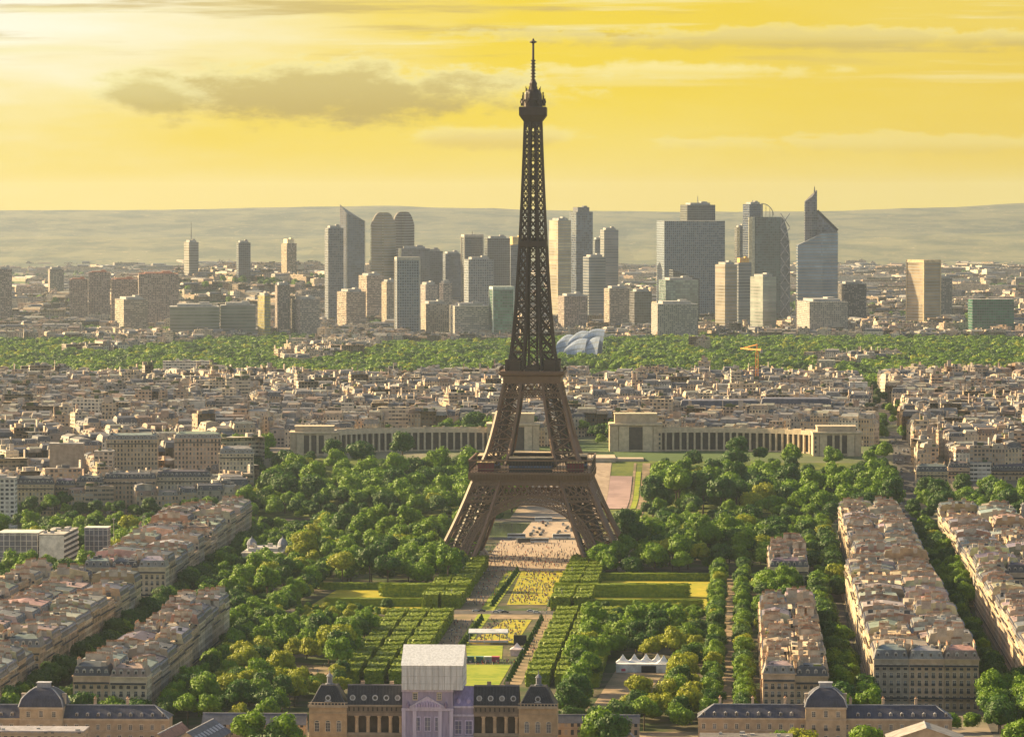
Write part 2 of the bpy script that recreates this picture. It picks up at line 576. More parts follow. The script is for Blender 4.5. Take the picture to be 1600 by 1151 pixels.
def sheet(name, uvs, mat, z=0.05, follow=False):
    """a flat sheet in park coordinates, laid over the ground"""
    mb = MB()
    if follow:                     # quad strip following the slope: uvs = [(u0,u1,v), ...]
        for (a0, a1, v0), (b0, b1, v1) in zip(uvs[:-1], uvs[1:]):
            n = 14
            for i in range(n):
                s, e = i / n, (i + 1) / n
                q = []
                for k, side in ((s, 0), (s, 1), (e, 1), (e, 0)):
                    vv = v0 + (v1 - v0) * k
                    uu = (a0 + (b0 - a0) * k) if side == 0 else (a1 + (b1 - a1) * k)
                    x, y = W(uu, vv)
                    q.append((x, y, T(x, y) + z))
                mb.face(q)
    else:
        mb.face([(*W(u, v), z) for u, v in uvs])
    return tag(mb.build(name, [mat]), kind='structure')


terrain()
RECT = lambda u0, u1, v0, v1: [(u0, v0), (u1, v0), (u1, v1), (u0, v1)]
sheet('park_ground', RECT(-186, 186, -900, 205), M_PARK, 0.06)
sheet('parade_ground', RECT(-300, 300, -1100, -905), M_PAVE, 0.05)
sheet('river', RECT(-1500, 1500, 212, 330), M_WATER, 0.03)
sheet('esplanade', RECT(-30, 30, -62, 200), M_PAVE, 0.12)
sheet('plaza_under_tower', RECT(-62, -30.2, -60, 62), M_PAVE, 0.11)
sheet('plaza_beside_tower', RECT(30.2, 62, -60, 62), M_PAVE, 0.11)
sheet('bridge_road', [(-19, 200.3), (21, 200.3), (19, 345), (-17, 345)], M_PAVE, 0.3)
sheet('quay_road', RECT(-400, 400, 180, 199.7), M_ASPH, 0.16)
sheet('far_quay_road', RECT(-400, 400, 345.5, 372), M_ASPH, 0.12)
sheet('path_west', [(-24, -690), (-15.1, -690), (-13, -62.3), (-30, -62.3)], M_SAND, 0.11)
sheet('path_east', [(20, -690), (27, -690), (30, -62.3), (25, -62.3)], M_SAND, 0.115)
sheet('cross_road', RECT(-190, 190, -345, -324), M_ASPH, 0.22)
sheet('cross_path', RECT(-24, 24, -372, -346), M_SAND, 0.17)
sheet('flower_border', [(-14.9, -689), (-9.2, -689), (-4.2, -63), (-12.8, -63)], M_LAWN, 0.18)
sheet('lawn_at_tower', [(-1, -288), (26, -288), (23, -64), (-4, -64)], M_LAWND, 0.2)
sheet('lawn_middle', [(-9, -505), (15, -505), (17, -376), (3, -376)], M_LAWND, 0.2)
sheet('lawn_stage', [(-9, -577), (12, -577), (9, -513), (-11, -513)], M_LAWN, 0.2)
sheet('lawn_near', [(-4, -790), (16, -790), (18, -604), (-7, -604)], M_LAWN, 0.2)
sheet('clearing_west', [(-100, -725), (-62, -725), (-62, -610), (-95, -610)], M_SAND, 0.14)
sheet('clearing_east', [(60, -850), (74, -850), (96, -606), (70, -606)], M_SAND, 0.14)
sheet('sandy_alley', RECT(119.5, 127, -850, -90), M_SAND, 0.15)
sheet('sandy_alley_west', RECT(-124, -119, -850, -90), M_SAND, 0.15)
sheet('front_path', RECT(-180, 180, -899, -868), M_SAND, 0.18)
sheet('meadow_west', [(-112, -346), (-34, -346), (-34, -200), (-104, -200)], M_LAWND, 0.19)
sheet('meadow_east', [(32, -346), (116, -346), (116, -120), (34, -120)], M_LAWND, 0.19)
sheet('street_west', RECT(-189, -160, -900, 180), M_ASPH, 0.13)
sheet('street_east', RECT(167.5, 185.5, -900, 180), M_ASPH, 0.13)
sheet('avenue_east', RECT(234, 255, -900, 205), M_ASPH, 0.13)
sheet('avenue_uphill', [(243, 258, 372), (247, 262, 640), (256, 272, 1100)], M_ASPH, 0.35, follow=True)
sheet('garden_slope', [(-222, 240, 375), (-200, 230, 700)], mat_sheet('garden_grass', (0.06, 0.09, 0.02), (0.14, 0.16, 0.03), 0.05), 0.25, follow=True)
sheet('garden_terrace', [(-34, 28.8, 374), (-34, 28.8, 690)], M_PAVE, 0.45, follow=True)
sheet('fountain_rim', [(46.2, 48.2, 374), (46.2, 48.2, 690)], M_SAND, 0.45, follow=True)
sheet('fountain_walk', [(53, 59, 374), (53, 59, 690)], M_SAND, 0.5, follow=True)
sheet('fountain_basin', [(29, 46, 470), (29, 46, 645)], mat_sheet('basin_floor', (0.27, 0.185, 0.18), (0.36, 0.25, 0.235), 0.05), 0.8, follow=True)
sheet('garden_lawn', [(48.5, 52.5, 470), (48.5, 52.5, 660)], M_LAWN, 0.8, follow=True)


def hills():
    def ridge(name, D, prof, depth, front):
        mb = MB()
        n = 90
        rows = []
        for i in range(n + 1):
            px = -500 + 2600 * i / n
            py = np.interp(px, [p[0] for p in prof], [p[1] for p in prof])
            wob = 2.2 * mnoise.noise(Vector((px * 0.011, D * 0.01, 0))) + 1.0 * mnoise.noise(Vector((px * 0.05, 3, 0)))
            x = (px - 800) / FPX * D
            top = CAMH - (py + wob - HY) * D / FPX
            rows.append([(x, D - front, 0.0), (x, D - front * 0.55, top * 0.42 + 8 * mnoise.noise(Vector((px * 0.02, 1, 0)))),
                         (x, D - front * 0.2, top * 0.85), (x, D, top), (x, D + depth, top * 0.5), (x, D + depth * 2, 0)])
        for a, b in zip(rows[:-1], rows[1:]):
            for k in range(5):
                mb.face([a[k], b[k], b[k + 1], a[k + 1]])
        o = mb.build(name, [M_HILL])
        tag(o, kind='structure')
    ridge('hills', 21000, [(-500, 332), (0, 329), (250, 328), (480, 323), (620, 322), (720, 325), (860, 329), (1000, 330), (1250, 331), (1420, 326), (1600, 318), (2100, 320)], 600, 1400)
    ridge('wooded_hills', 17600, [(-500, 372), (0, 370), (300, 371), (600, 373), (800, 372), (1000, 376), (1150, 378), (1300, 374), (1600, 362), (2100, 362)], 500, 2900)


hills()

# ------------------------------------------------------------------ the iron tower
ZP = [0, 10, 20, 30, 40, 50, 57, 67, 80, 98, 115, 130, 150, 165, 180, 200, 230, 260, 276]
HO = [60.2, 54.4, 49.4, 44.7, 40.4, 36.4, 33.2, 28.2, 24.4, 20.2, 16.6, 13.4, 11.3, 10.2, 9.3, 8.1, 6.7, 5.5, 5.0]
HI = [37.0, 32.6, 28.8, 25.4, 22.3, 19.3, 17.1, 14.0, 11.4, 8.2, 6.4, 5.0, 4.2, 3.8, 3.5, 3.0, 2.4, 2.0, 1.8]
ho = lambda z: float(np.interp(z, ZP, HO))
hi = lambda z: float(np.interp(z, ZP, HI))


def tower():
    x0, y0 = OX, OY
    root = thing('lattice_tower', 'tall brown iron lattice tower with four splayed legs, two galleries and an antenna', 'tower', (x0, y0, 0.12), -AX)
    IR = [M_IRON, M_IRONL]

    def corners(sx, sy, z):
        a, b = ho(z), hi(z)
        return [(sx * a, sy * a, z), (sx * b, sy * a, z), (sx * b, sy * b, z), (sx * a, sy * b, z)]

    def truss(mb, lv, sx, sy, cw, bw, fine):
        for z0, z1 in zip(lv[:-1], lv[1:]):
            A, B = corners(sx, sy, z0), corners(sx, sy, z1)
            for i in range(4):
                j = (i + 1) % 4
                k = 1 if i in (0, 3) and fine else 0  # outer faces take the lit tone, inner faces the shaded one
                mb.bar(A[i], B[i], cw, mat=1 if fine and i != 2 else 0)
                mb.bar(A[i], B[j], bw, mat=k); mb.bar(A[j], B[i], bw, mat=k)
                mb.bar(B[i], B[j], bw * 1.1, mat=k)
                if fine and i in (0, 3):
                    va, vb, vc, vd = Vector(A[i]), Vector(A[j]), Vector(B[j]), Vector(B[i])
                    P = lambda s, q: (va * (1 - s) + vb * s) * (1 - q) + (vd * (1 - s) + vc * s) * q
                    for s in range(fine):
                        for q in range(fine):
                            s0, s1, q0, q1 = s / fine, (s + 1) / fine, q / fine, (q + 1) / fine
                            mb.bar(P(s0, q0), P(s1, q1), bw * 0.38); mb.bar(P(s1, q0), P(s0, q1), bw * 0.38)
                    mb.bar(P(0.5, 0), P(0.5, 1), bw * 0.6); mb.bar(P(0, 0.5), P(1, 0.5), bw * 0.6)
            mb.bar(B[0], B[2], bw * 0.7); mb.bar(B[1], B[3], bw * 0.7)

    for sx in (-1, 1):
        for sy in (-1, 1):
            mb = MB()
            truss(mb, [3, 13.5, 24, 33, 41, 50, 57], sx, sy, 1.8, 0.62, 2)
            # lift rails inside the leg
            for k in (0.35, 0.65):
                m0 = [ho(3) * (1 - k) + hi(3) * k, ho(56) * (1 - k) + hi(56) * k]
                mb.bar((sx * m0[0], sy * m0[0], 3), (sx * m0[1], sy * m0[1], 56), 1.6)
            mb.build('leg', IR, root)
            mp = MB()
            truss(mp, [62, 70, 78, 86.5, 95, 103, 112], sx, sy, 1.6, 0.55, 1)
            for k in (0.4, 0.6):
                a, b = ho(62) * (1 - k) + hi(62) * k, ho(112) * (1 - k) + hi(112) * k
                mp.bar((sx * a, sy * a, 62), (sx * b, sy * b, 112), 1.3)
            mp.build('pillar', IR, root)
            for c in corners(sx, sy, 0):
                ms = MB()
                ms.lathe(c[0], c[1], [(5.5, -0.1), (5.2, 1.5), (4.2, 2.0), (3.0, 4.2)], col=(0.38, 0.32, 0.26), square=True)
                ms.build('masonry_base', [M_STONE], root)

    # sides: arch, lattice girder
    def side(k):
        c, s = round(math.cos(k * PI / 2)), round(math.sin(k * PI / 2))
        return lambda x, y, z: (c * x - s * y, s * x + c * y, z)
    for k in range(4):
        f = side(k)
        ar = MB()
        n = 44
        pts = []
        for i in range(n + 1):
            a = rad(13) + rad(154) * i / n
            row = []
            for rr in (38.3, 40.2, 43.0):
                x, z = rr * math.cos(a), rr * math.sin(a) + 0.2
                z = max(z, 3)
                row.append(f(x, -ho(z) - 0.2, z))
            pts.append(row)
        for A, B in zip(pts[:-1], pts[1:]):
            ar.bar(A[0], B[0], 0.8, mat=1); ar.bar(A[1], B[1], 0.6, mat=1); ar.bar(A[2], B[2], 0.9, mat=1)
            ar.bar(A[0], B[1], 0.4, mat=1); ar.bar(A[1], B[0], 0.4, mat=1)
            ar.bar(A[1], B[2], 0.45, mat=1); ar.bar(A[2], B[1], 0.45, mat=1); ar.bar(A[0], A[2], 0.45, mat=1)
        # posts from the arch up to the girder
        for i in range(-13, 14):
            x = i * 1.75
            zt = math.sqrt(max(0, 43.0 ** 2 - x * x)) + 0.4
            if zt < 42.6 and abs(x) < hi(zt) + 1:
                ar.bar(f(x, -ho(zt), zt), f(x, -ho(43.5), 43.5), 0.4)
                ar.bar(f(x, -ho(zt), zt), f(x + 1.75, -ho(43.5), 43.5), 0.28)
        ar.build('arch', IR, root)
        g = MB()

        def band(z0, z1, n, w, a=None, b=None):
            fa = a if a is not None else ho
            for i in range(n):
                s0, s1 = -1 + 2 * i / n, -1 + 2 * (i + 1) / n
                p = [f(s0 * fa(z0), -ho(z0) - .1, z0), f(s1 * fa(z0), -ho(z0) - .1, z0), f(s1 * fa(z1), -ho(z1) - .1, z1), f(s0 * fa(z1), -ho(z1) - .1, z1)]
                g.bar(p[0], p[2], w, mat=1); g.bar(p[1], p[3], w, mat=1)
            for z in (z0, z1):
                g.bar(f(-fa(z), -ho(z) - .1, z), f(fa(z), -ho(z) - .1, z), w * 1.7, mat=1)
        band(43.5, 50.5, 20, 0.55)
        band(40.2, 43.5, 34, 0.35)
        g.build('lattice_girder', IR, root)
        g = MB()
        band(103.2, 106.2, 22, 0.36)
        band(106.2, 112.2, 9, 0.5)
        g.build('upper_lattice_girder', IR, root)

    # first gallery
    g = MB()
    C1, C2 = (0.13, 0.08, 0.06), (0.20, 0.135, 0.10)
    g.lathe(0, 0, [(35.8, 50.5), (35.8, 53.0), (36.4, 53.2), (37.9, 56.6), (37.9, 58.0)], square=True, mat=1)
    g.build('gallery', IR, root)
    g = MB()
    for k in range(4):
        f = side(k)
        for i in range(-20, 21):
            x = i * 1.85
            g.bar(f(x, -37.6, 58), f(x, -37.6, 65.2), 0.32)
            g.bar(f(x, -37.75, 53.4), f(x, -37.95, 57.2), 0.5, mat=1)
            if i < 20:
                g.bar(f(x, -37.6, 58), f(x + 1.85, -37.6, 60.0), 0.16); g.bar(f(x + 1.85, -37.6, 58), f(x, -37.6, 60.0), 0.16)
        g.bar(f(-37.8, -37.6, 65.4), f(37.8, -37.6, 65.4), 0.9, mat=1)
        g.bar(f(-37.8, -37.6, 60.2), f(37.8, -37.6, 60.2), 0.4, mat=1)
    g.build('gallery_arcade', IR, root)
    for k in range(4):
        f = side(k)
        p = MB()
        a, b = f(-13, -33.5, 0), f(13, -21, 0)
        cx, cy = (a[0] + b[0]) / 2, (a[1] + b[1]) / 2
        sx, sy = abs(a[0] - b[0]), abs(a[1] - b[1])
        p.box(cx, cy, 58.05, sx, sy, 2.6, (0.035, 0.03, 0.035))
        p.box(cx, cy, 60.65, sx + .1, sy + .1, 1.3, (0.10, 0.14, 0.25))
        p.box(cx, cy, 61.95, sx, sy, 4.5, (0.025, 0.02, 0.02))
        p.box(cx, cy, 66.45, sx + 0.8, sy + 0.8, 0.6, (0.48, 0.38, 0.26))
        p.build('pavilion', [M_PLAIN], root)
    for sx in (-1, 1):
        for sy in (-1, 1):
            p = MB()
            p.box(sx * 27.5, sy * 29.5, 58.05, 10, 6, 5.6, (0.16, 0.03, 0.04))
            p.box(sx * 27.5, sy * 29.5, 63.65, 11, 7, 0.5, (0.55, 0.42, 0.22))
            p.build('kiosk', [M_PLAIN], root)
    # second gallery
    g = MB()
    g.lathe(0, 0, [(17.4, 112.2), (17.8, 112.4), (17.9, 116.0), (20.3, 117.2), (20.5, 118.4), (19.9, 118.5), (19.9, 119.4)], square=True, mat=1)
    g.build('upper_gallery', IR, root)
    g = MB()
    for k in range(4):
        f = side(k)
        for i in range(-10, 11):
            g.bar(f(i * 1.95, -19.8, 119.4), f(i * 1.95, -19.8, 121.6), 0.25)
        g.bar(f(-19.8, -19.8, 121.7), f(19.8, -19.8, 121.7), 0.35)
        g.box(*f(-10.5, -14.0, 0)[:2], 119.4, 6.5, 6.5, 6.3, (0.05, 0.04, 0.045), yaw=k * PI / 2)
        g.box(*f(11.0, -13.6, 0)[:2], 119.4, 6.6, 6.2, 7.0, (0.03, 0.03, 0.035), yaw=k * PI / 2)
        g.box(*f(0.0, -14.5, 0)[:2], 119.4, 9, 4, 2.8, (0.06, 0.05, 0.05), yaw=k * PI / 2)
    g.build('upper_gallery_railing', IR, root)
    # shaft
    lv = [119.4]
    while lv[-1] < 268:
        lv.append(lv[-1] + 5.2 + 6.0 * (1 - (lv[-1] - 119) / 157))
    lv[-1] = 276.5
    sh = MB()
    for sx in (-1, 1):
        for sy in (-1, 1):
            truss(sh, lv, sx, sy, 1.15, 0.62, 0)
            for z0, z1 in zip(lv[:-1], lv[1:]):      # double the diagonals
                A, B = corners(sx, sy, z0), corners(sx, sy, z1)
                for i in range(4):
                    j = (i + 1) % 4
                    va, vb, vc, vd = map(Vector, (A[i], A[j], B[j], B[i]))
                    sh.bar((va + vd) / 2, (vb + vc) / 2, .36); sh.bar((va + vd) / 2, (vc + vd) / 2, .34); sh.bar((va + vb) / 2, (vb + vc) / 2, .34)
    for k in range(4):
        f = side(k)
        for z0, z1 in zip(lv[:-1], lv[1:]):
            sh.bar(f(-hi(z1), -ho(z1), z1), f(hi(z1), -ho(z1), z1), 0.5)
            sh.bar(f(-hi(z0), -ho(z0), z0), f(hi(z1), -ho(z1), z1), 0.5); sh.bar(f(hi(z0), -ho(z0), z0), f(-hi(z1), -ho(z1), z1), 0.38)
    sh.build('shaft', IR, root)
    lf = MB()
    for sx in (-1, 1):
        for sy in (-1, 1):
            for z in range(120, 274, 4):
                a, b = min(2.6, hi(z) * 0.62), min(2.6, hi(z + 4) * 0.62)
                lf.bar((sx * a, sy * a, z), (sx * b, sy * b, z + 4), 1.15)
                lf.bar((sx * a, sy * a, z), (-sx * b, sy * b, z + 4), 0.42)
                lf.bar((sx * a, sy * a, z), (sx * b, -sy * b, z + 4), 0.42)
    lf.build('lift_shaft', IR, root)
    ip = MB()
    ip.lathe(0, 0, [(8.2, 195.5), (8.8, 196.2), (8.8, 199.2), (8.2, 199.6), (6.0, 201.5)], square=True, mat=0)
    ip.build('intermediate_platform', IR, root)
    # summit
    s = MB()
    s.lathe(0, 0, [(5.2, 271.5), (5.4, 273.0), (8.2, 276.8), (8.4, 277.2), (8.4, 282.0), (7.9, 282.4)], square=True, mat=0)
    s.build('summit_platform', IR, root)
    s = MB()
    s.lathe(0, 0, [(5.9, 282.2), (5.9, 286.0), (6.7, 286.2), (6.7, 286.9), (5.6, 287.1), (5.4, 290.4), (4.4, 292.3), (2.6, 293.6), (1.6, 294.4), (1.6, 296)], 16)
    for i in range(12):
        a = 2 * PI * i / 12
        x, y = 7.3 * math.cos(a), 7.3 * math.sin(a)
        s.bar((x, y, 283), (x, y, 287.5 + 2.0 * (i % 3)), 0.8)
        s.bar((x * .7, y * .7, 286), (x, y, 286), 0.5)
        s.bar((x * .6, y * .6, 289), (x * .62, y * .62, 295.0 - (i % 2)), 0.4)
        s.bar((x * .98, y * .98, 285.5), (x * 1.1, y * 1.1, 285.5), 1.5)
    s.build('summit_cabin', IR, root)
    s = MB()
    s.lathe(0, 0, [(2.2, 293.8), (2.4, 297.0), (1.5, 298.6), (1.5, 299.5)], 10)
    z = 299.5
    while z < 311:
        s.lathe(0, 0, [(1.0, z), (1.0, z + 1.1), (1.55, z + 1.2), (1.55, z + 1.9), (1.0, z + 2.0)], 8)
        z += 2.0
    s.lathe(0, 0, [(0.75, z), (0.7, 321.6), (2.3, 322.2), (2.3, 322.7), (0.8, 323.4), (0.5, 324.6)], 10)
    s.build('antenna_mast', IR, root)
    return root


tower()
# ------------------------------------------------------------------ shared pieces
STONES = [((0.48, 0.365, 0.235), 'cream'), ((0.50, 0.355, 0.245), 'pinkish'), ((0.40, 0.295, 0.19), 'tan'), ((0.54, 0.44, 0.31), 'pale'), ((0.36, 0.30, 0.24), 'greyish')]
ROOFS = [((0.15, 0.15, 0.16), 'zinc'), ((0.07, 0.07, 0.085), 'slate'), ((0.24, 0.23, 0.22), 'pale zinc'), ((0.25, 0.19, 0.16), 'rust-toned'), ((0.08, 0.083, 0.095), 'dark zinc')]
POT = (0.36, 0.19, 0.12)


def window_mesh(w, h, arch=False, lit=(0.03, 0.034, 0.042), surround=(0.50, 0.41, 0.31), rail=False):
    """window seen from -y: stone surround standing proud, dark pane, white glazing bars"""
    mb = MB()
    a = 0.22
    mb.box(-w / 2 - a / 2, -0.06, -0.1, a, 0.12, h + 0.3, surround)
    mb.box(w / 2 + a / 2, -0.06, -0.1, a, 0.12, h + 0.3, surround)
    mb.box(0, -0.10, h, w + 2 * a + .1, 0.2, 0.3, surround)
    mb.box(0, -0.12, -0.25, w + 2 * a + .1, 0.24, 0.2, surround)
    mb.face([(-w / 2, -0.02, 0), (w / 2, -0.02, 0), (w / 2, -0.02, h), (-w / 2, -0.02, h)], lit, 1)
    if arch:
        n = 8
        for i in range(n):
            t0, t1 = PI * i / n, PI * (i + 1) / n
            r0, r1 = w / 2, w / 2 + .3
            mb.face([(r0 * math.cos(t0), -.08, h + .3 + r0 * math.sin(t0) * .7), (r1 * math.cos(t0), -.08, h + .3 + r1 * math.sin(t0) * .7),
                     (r1 * math.cos(t1), -.08, h + .3 + r1 * math.sin(t1) * .7), (r0 * math.cos(t1), -.08, h + .3 + r0 * math.sin(t1) * .7)], surround)
            mb.face([(0, -.03, h + .3), (r0 * math.cos(t0), -.03, h + .3 + r0 * math.sin(t0) * .7), (r0 * math.cos(t1), -.03, h + .3 + r0 * math.sin(t1) * .7)], lit, 1)
    mb.box(0, -0.045, 0, 0.09, 0.03, h, (0.55, 0.53, 0.5))
    for k in (0.33, 0.66):
        mb.box(0, -0.047, h * k, w, 0.03, 0.07, (0.55, 0.53, 0.5))
    if rail:
        mb.box(0, -0.3, -0.05, w + 0.3, 0.08, 0.95, (0.05, 0.05, 0.055))
    return mb.data('window', [M_STONE, M_PANE])


def mat_pane():
    m, t = newmat('window_pane')
    at = t.n('ShaderNodeAttribute', attribute_name='Col')
    oi = t.n('ShaderNodeObjectInfo')
    c = t.mix(t.ramp(oi.outputs['Random'], 0.55, 0.9, 0, 0.7), at.outputs[0], (0.22, 0.22, 0.24))
    finish(t, c, 0.15, 0.5)
    return m


M_PANE = mat_pane()
WIN = window_mesh(1.25, 2.2, rail=True)
WINS = window_mesh(1.1, 1.5)
WINA = window_mesh(1.7, 3.4, arch=True)
WINL = window_mesh(2.3, 4.6, lit=(0.08, 0.085, 0.18), surround=(0.56, 0.48, 0.66))


def chimney_mesh(L, h=1.9, n=6):
    mb = MB()
    mb.box(0, 0, -1.5, 0.75, L, h + 1.5, (0.44, 0.37, 0.30))
    mb.box(0, 0, h, 0.95, L + .2, 0.18, (0.34, 0.27, 0.21))
    for i in range(n):
        y = -L / 2 + L * (i + 0.5) / n
        mb.lathe(0, y, [(0.22, h + .18), (0.17, h + 1.0)], 6, POT)
    return mb.data('chimney_stack', [M_PLAIN])


CHIM = [chimney_mesh(3.2, 1.7, 5), chimney_mesh(4.6, 2.2, 7), chimney_mesh(2.2, 1.4, 4)]


def dormer_mesh(round_=False):
    mb = MB()
    w, h, d = 1.5, 2.0, 2.4
    mb.box(0, d / 2 - .4, 0, w, d, h, (0.40, 0.37, 0.35))
    mb.face([(-.5, -.42, .25), (.5, -.42, .25), (.5, -.42, 1.75), (-.5, -.42, 1.75)], (0.03, 0.034, 0.042), 1)
    a, b, c = (-w / 2 - .15, -.6, h), (w / 2 + .15, -.6, h), (0, -.6, h + .7)
    a2, b2, c2 = [(p[0], d, p[2]) for p in (a, b, c)]
    mb.face([a, b, c], (0.42, 0.39, 0.37)); mb.face([a, c, c2, a2], (0.24, 0.24, 0.27)); mb.face([c, b, b2, c2], (0.24, 0.24, 0.27))
    return mb.data('dormer', [M_PLAIN, M_PANE])


DORM = dormer_mesh()


def oculus_mesh():
    mb = MB()
    n = 10
    for i in range(n):
        t0, t1 = 2 * PI * i / n, 2 * PI * (i + 1) / n
        P = lambda r, t, y: (r * math.cos(t), y, 1.3 + r * math.sin(t))
        mb.face([P(.75, t0, -.5), P(1.2, t0, -.5), P(1.2, t1, -.5), P(.75, t1, -.5)], (0.36, 0.37, 0.40))
        mb.face([P(1.2, t0, -.5), P(1.2, t0, 2.2), P(1.2, t1, 2.2), P(1.2, t1, -.5)], (0.12, 0.12, 0.15))
        mb.face([(0, -.45, 1.3), P(.75, t0, -.45), P(.75, t1, -.45)], (0.03, 0.034, 0.042), 1)
    mb.box(0, -.3, -.2, 2.6, .5, .4, (0.36, 0.36, 0.38))
    return mb.data('oculus_dormer', [M_PLAIN, M_PANE])


OCUL = oculus_mesh()


def clutter(mb, w, d, z, n, rr):
    """hatches, vents, terraces and planters on a roof"""
    for _ in range(n):
        x, y = rr.uniform(-w / 2 + 1.5, w / 2 - 1.5), rr.uniform(-d / 2 + 2.5, d / 2 - 2.5)
        k = rr.random()
        if k < .35:
            mb.box(x, y, z - .6, rr.uniform(1.2, 3.2), rr.uniform(1.2, 3), rr.uniform(1.6, 2.6), rr.choice([(0.46, 0.41, 0.35), (0.36, 0.30, 0.26), (0.10, 0.10, 0.11), (0.56, 0.50, 0.43), (0.07, 0.07, 0.08)]), 0)
        elif k < .6:
            mb.box(x, y, z - .6, rr.uniform(.5, 1.1), rr.uniform(.5, 1.1), rr.uniform(1.2, 2.0), (0.35, 0.35, 0.37), 0)
        elif k < .8:
            mb.box(x, y, z - .6, rr.uniform(1.5, 4), rr.uniform(1, 2), .9, rr.choice([(0.05, 0.08, 0.02), (0.13, 0.15, 0.03), (0.40, 0.27, 0.20), (0.05, 0.055, 0.07)]), 0)
        else:
            mb.box(x, y, z - .6, rr.uniform(.8, 1.4), rr.uniform(1, 1.6), .85, (0.05, 0.055, 0.07), 0)


def mansard_roof(mb, w, d, z, h1, h2, hip, col, upcol, ins=1.1, gable=(0.44, 0.35, 0.26)):
    """steep lower slope, shallow upper slope; open ends become party walls. mat 0 roof, 1 gable"""
    iw = ins if hip else 0
    a = [(-w / 2, -d / 2), (w / 2, -d / 2), (w / 2, d / 2), (-w / 2, d / 2)]
    b = [(-w / 2 + iw, -d / 2 + ins), (w / 2 - iw, -d / 2 + ins), (w / 2 - iw, d / 2 - ins), (-w / 2 + iw, d / 2 - ins)]
    zt = z + h1
    for i in range(4):
        j = (i + 1) % 4
        if not hip and i in (1, 3):
            continue
        L = w if i in (0, 2) else d
        mb.face([(*a[i], z), (*a[j], z), (*b[j], zt), (*b[i], zt)], col, 0, [(0, 0), (L, 0), (L, h1), (0, h1)])
    k = min(d, w if hip else 1e9) * 0.28
    r0, r1 = (-w / 2 + (k if hip else 0), 0), (w / 2 - (k if hip else 0), 0)
    zr = zt + h2
    mb.face([(*b[0], zt), (*b[1], zt), (*r1, zr), (*r0, zr)], upcol, 0, [(0, 0), (w, 0), (w, d / 2), (0, d / 2)])
    mb.face([(*b[2], zt), (*b[3], zt), (*r0, zr), (*r1, zr)], upcol, 0, [(0, 0), (w, 0), (w, d / 2), (0, d / 2)])
    if hip:
        mb.face([(*b[1], zt), (*b[2], zt), (*r1, zr)], upcol, 0); mb.face([(*b[3], zt), (*b[0], zt), (*r0, zr)], upcol, 0)
    else:
        for sx in (-1, 1):
            x = sx * w / 2
            q = [(x, -d / 2, z), (x, d / 2, z), (x, d / 2 - ins, zt + .35), (x, 0, zr + .45), (x, -d / 2 + ins, zt + .35)]
            mb.face(q if sx > 0 else q[::-1], gable, 1)
            x2 = x - sx * 0.45
            q2 = [(x2, p[1], p[2]) for p in q]
            mb.face(q2[::-1] if sx > 0 else q2, gable, 1)
            for k2 in range(1, 4):
                mb.face([q[k2], q[k2 + 1], q2[k2 + 1], q2[k2]], gable, 1)
    return zr


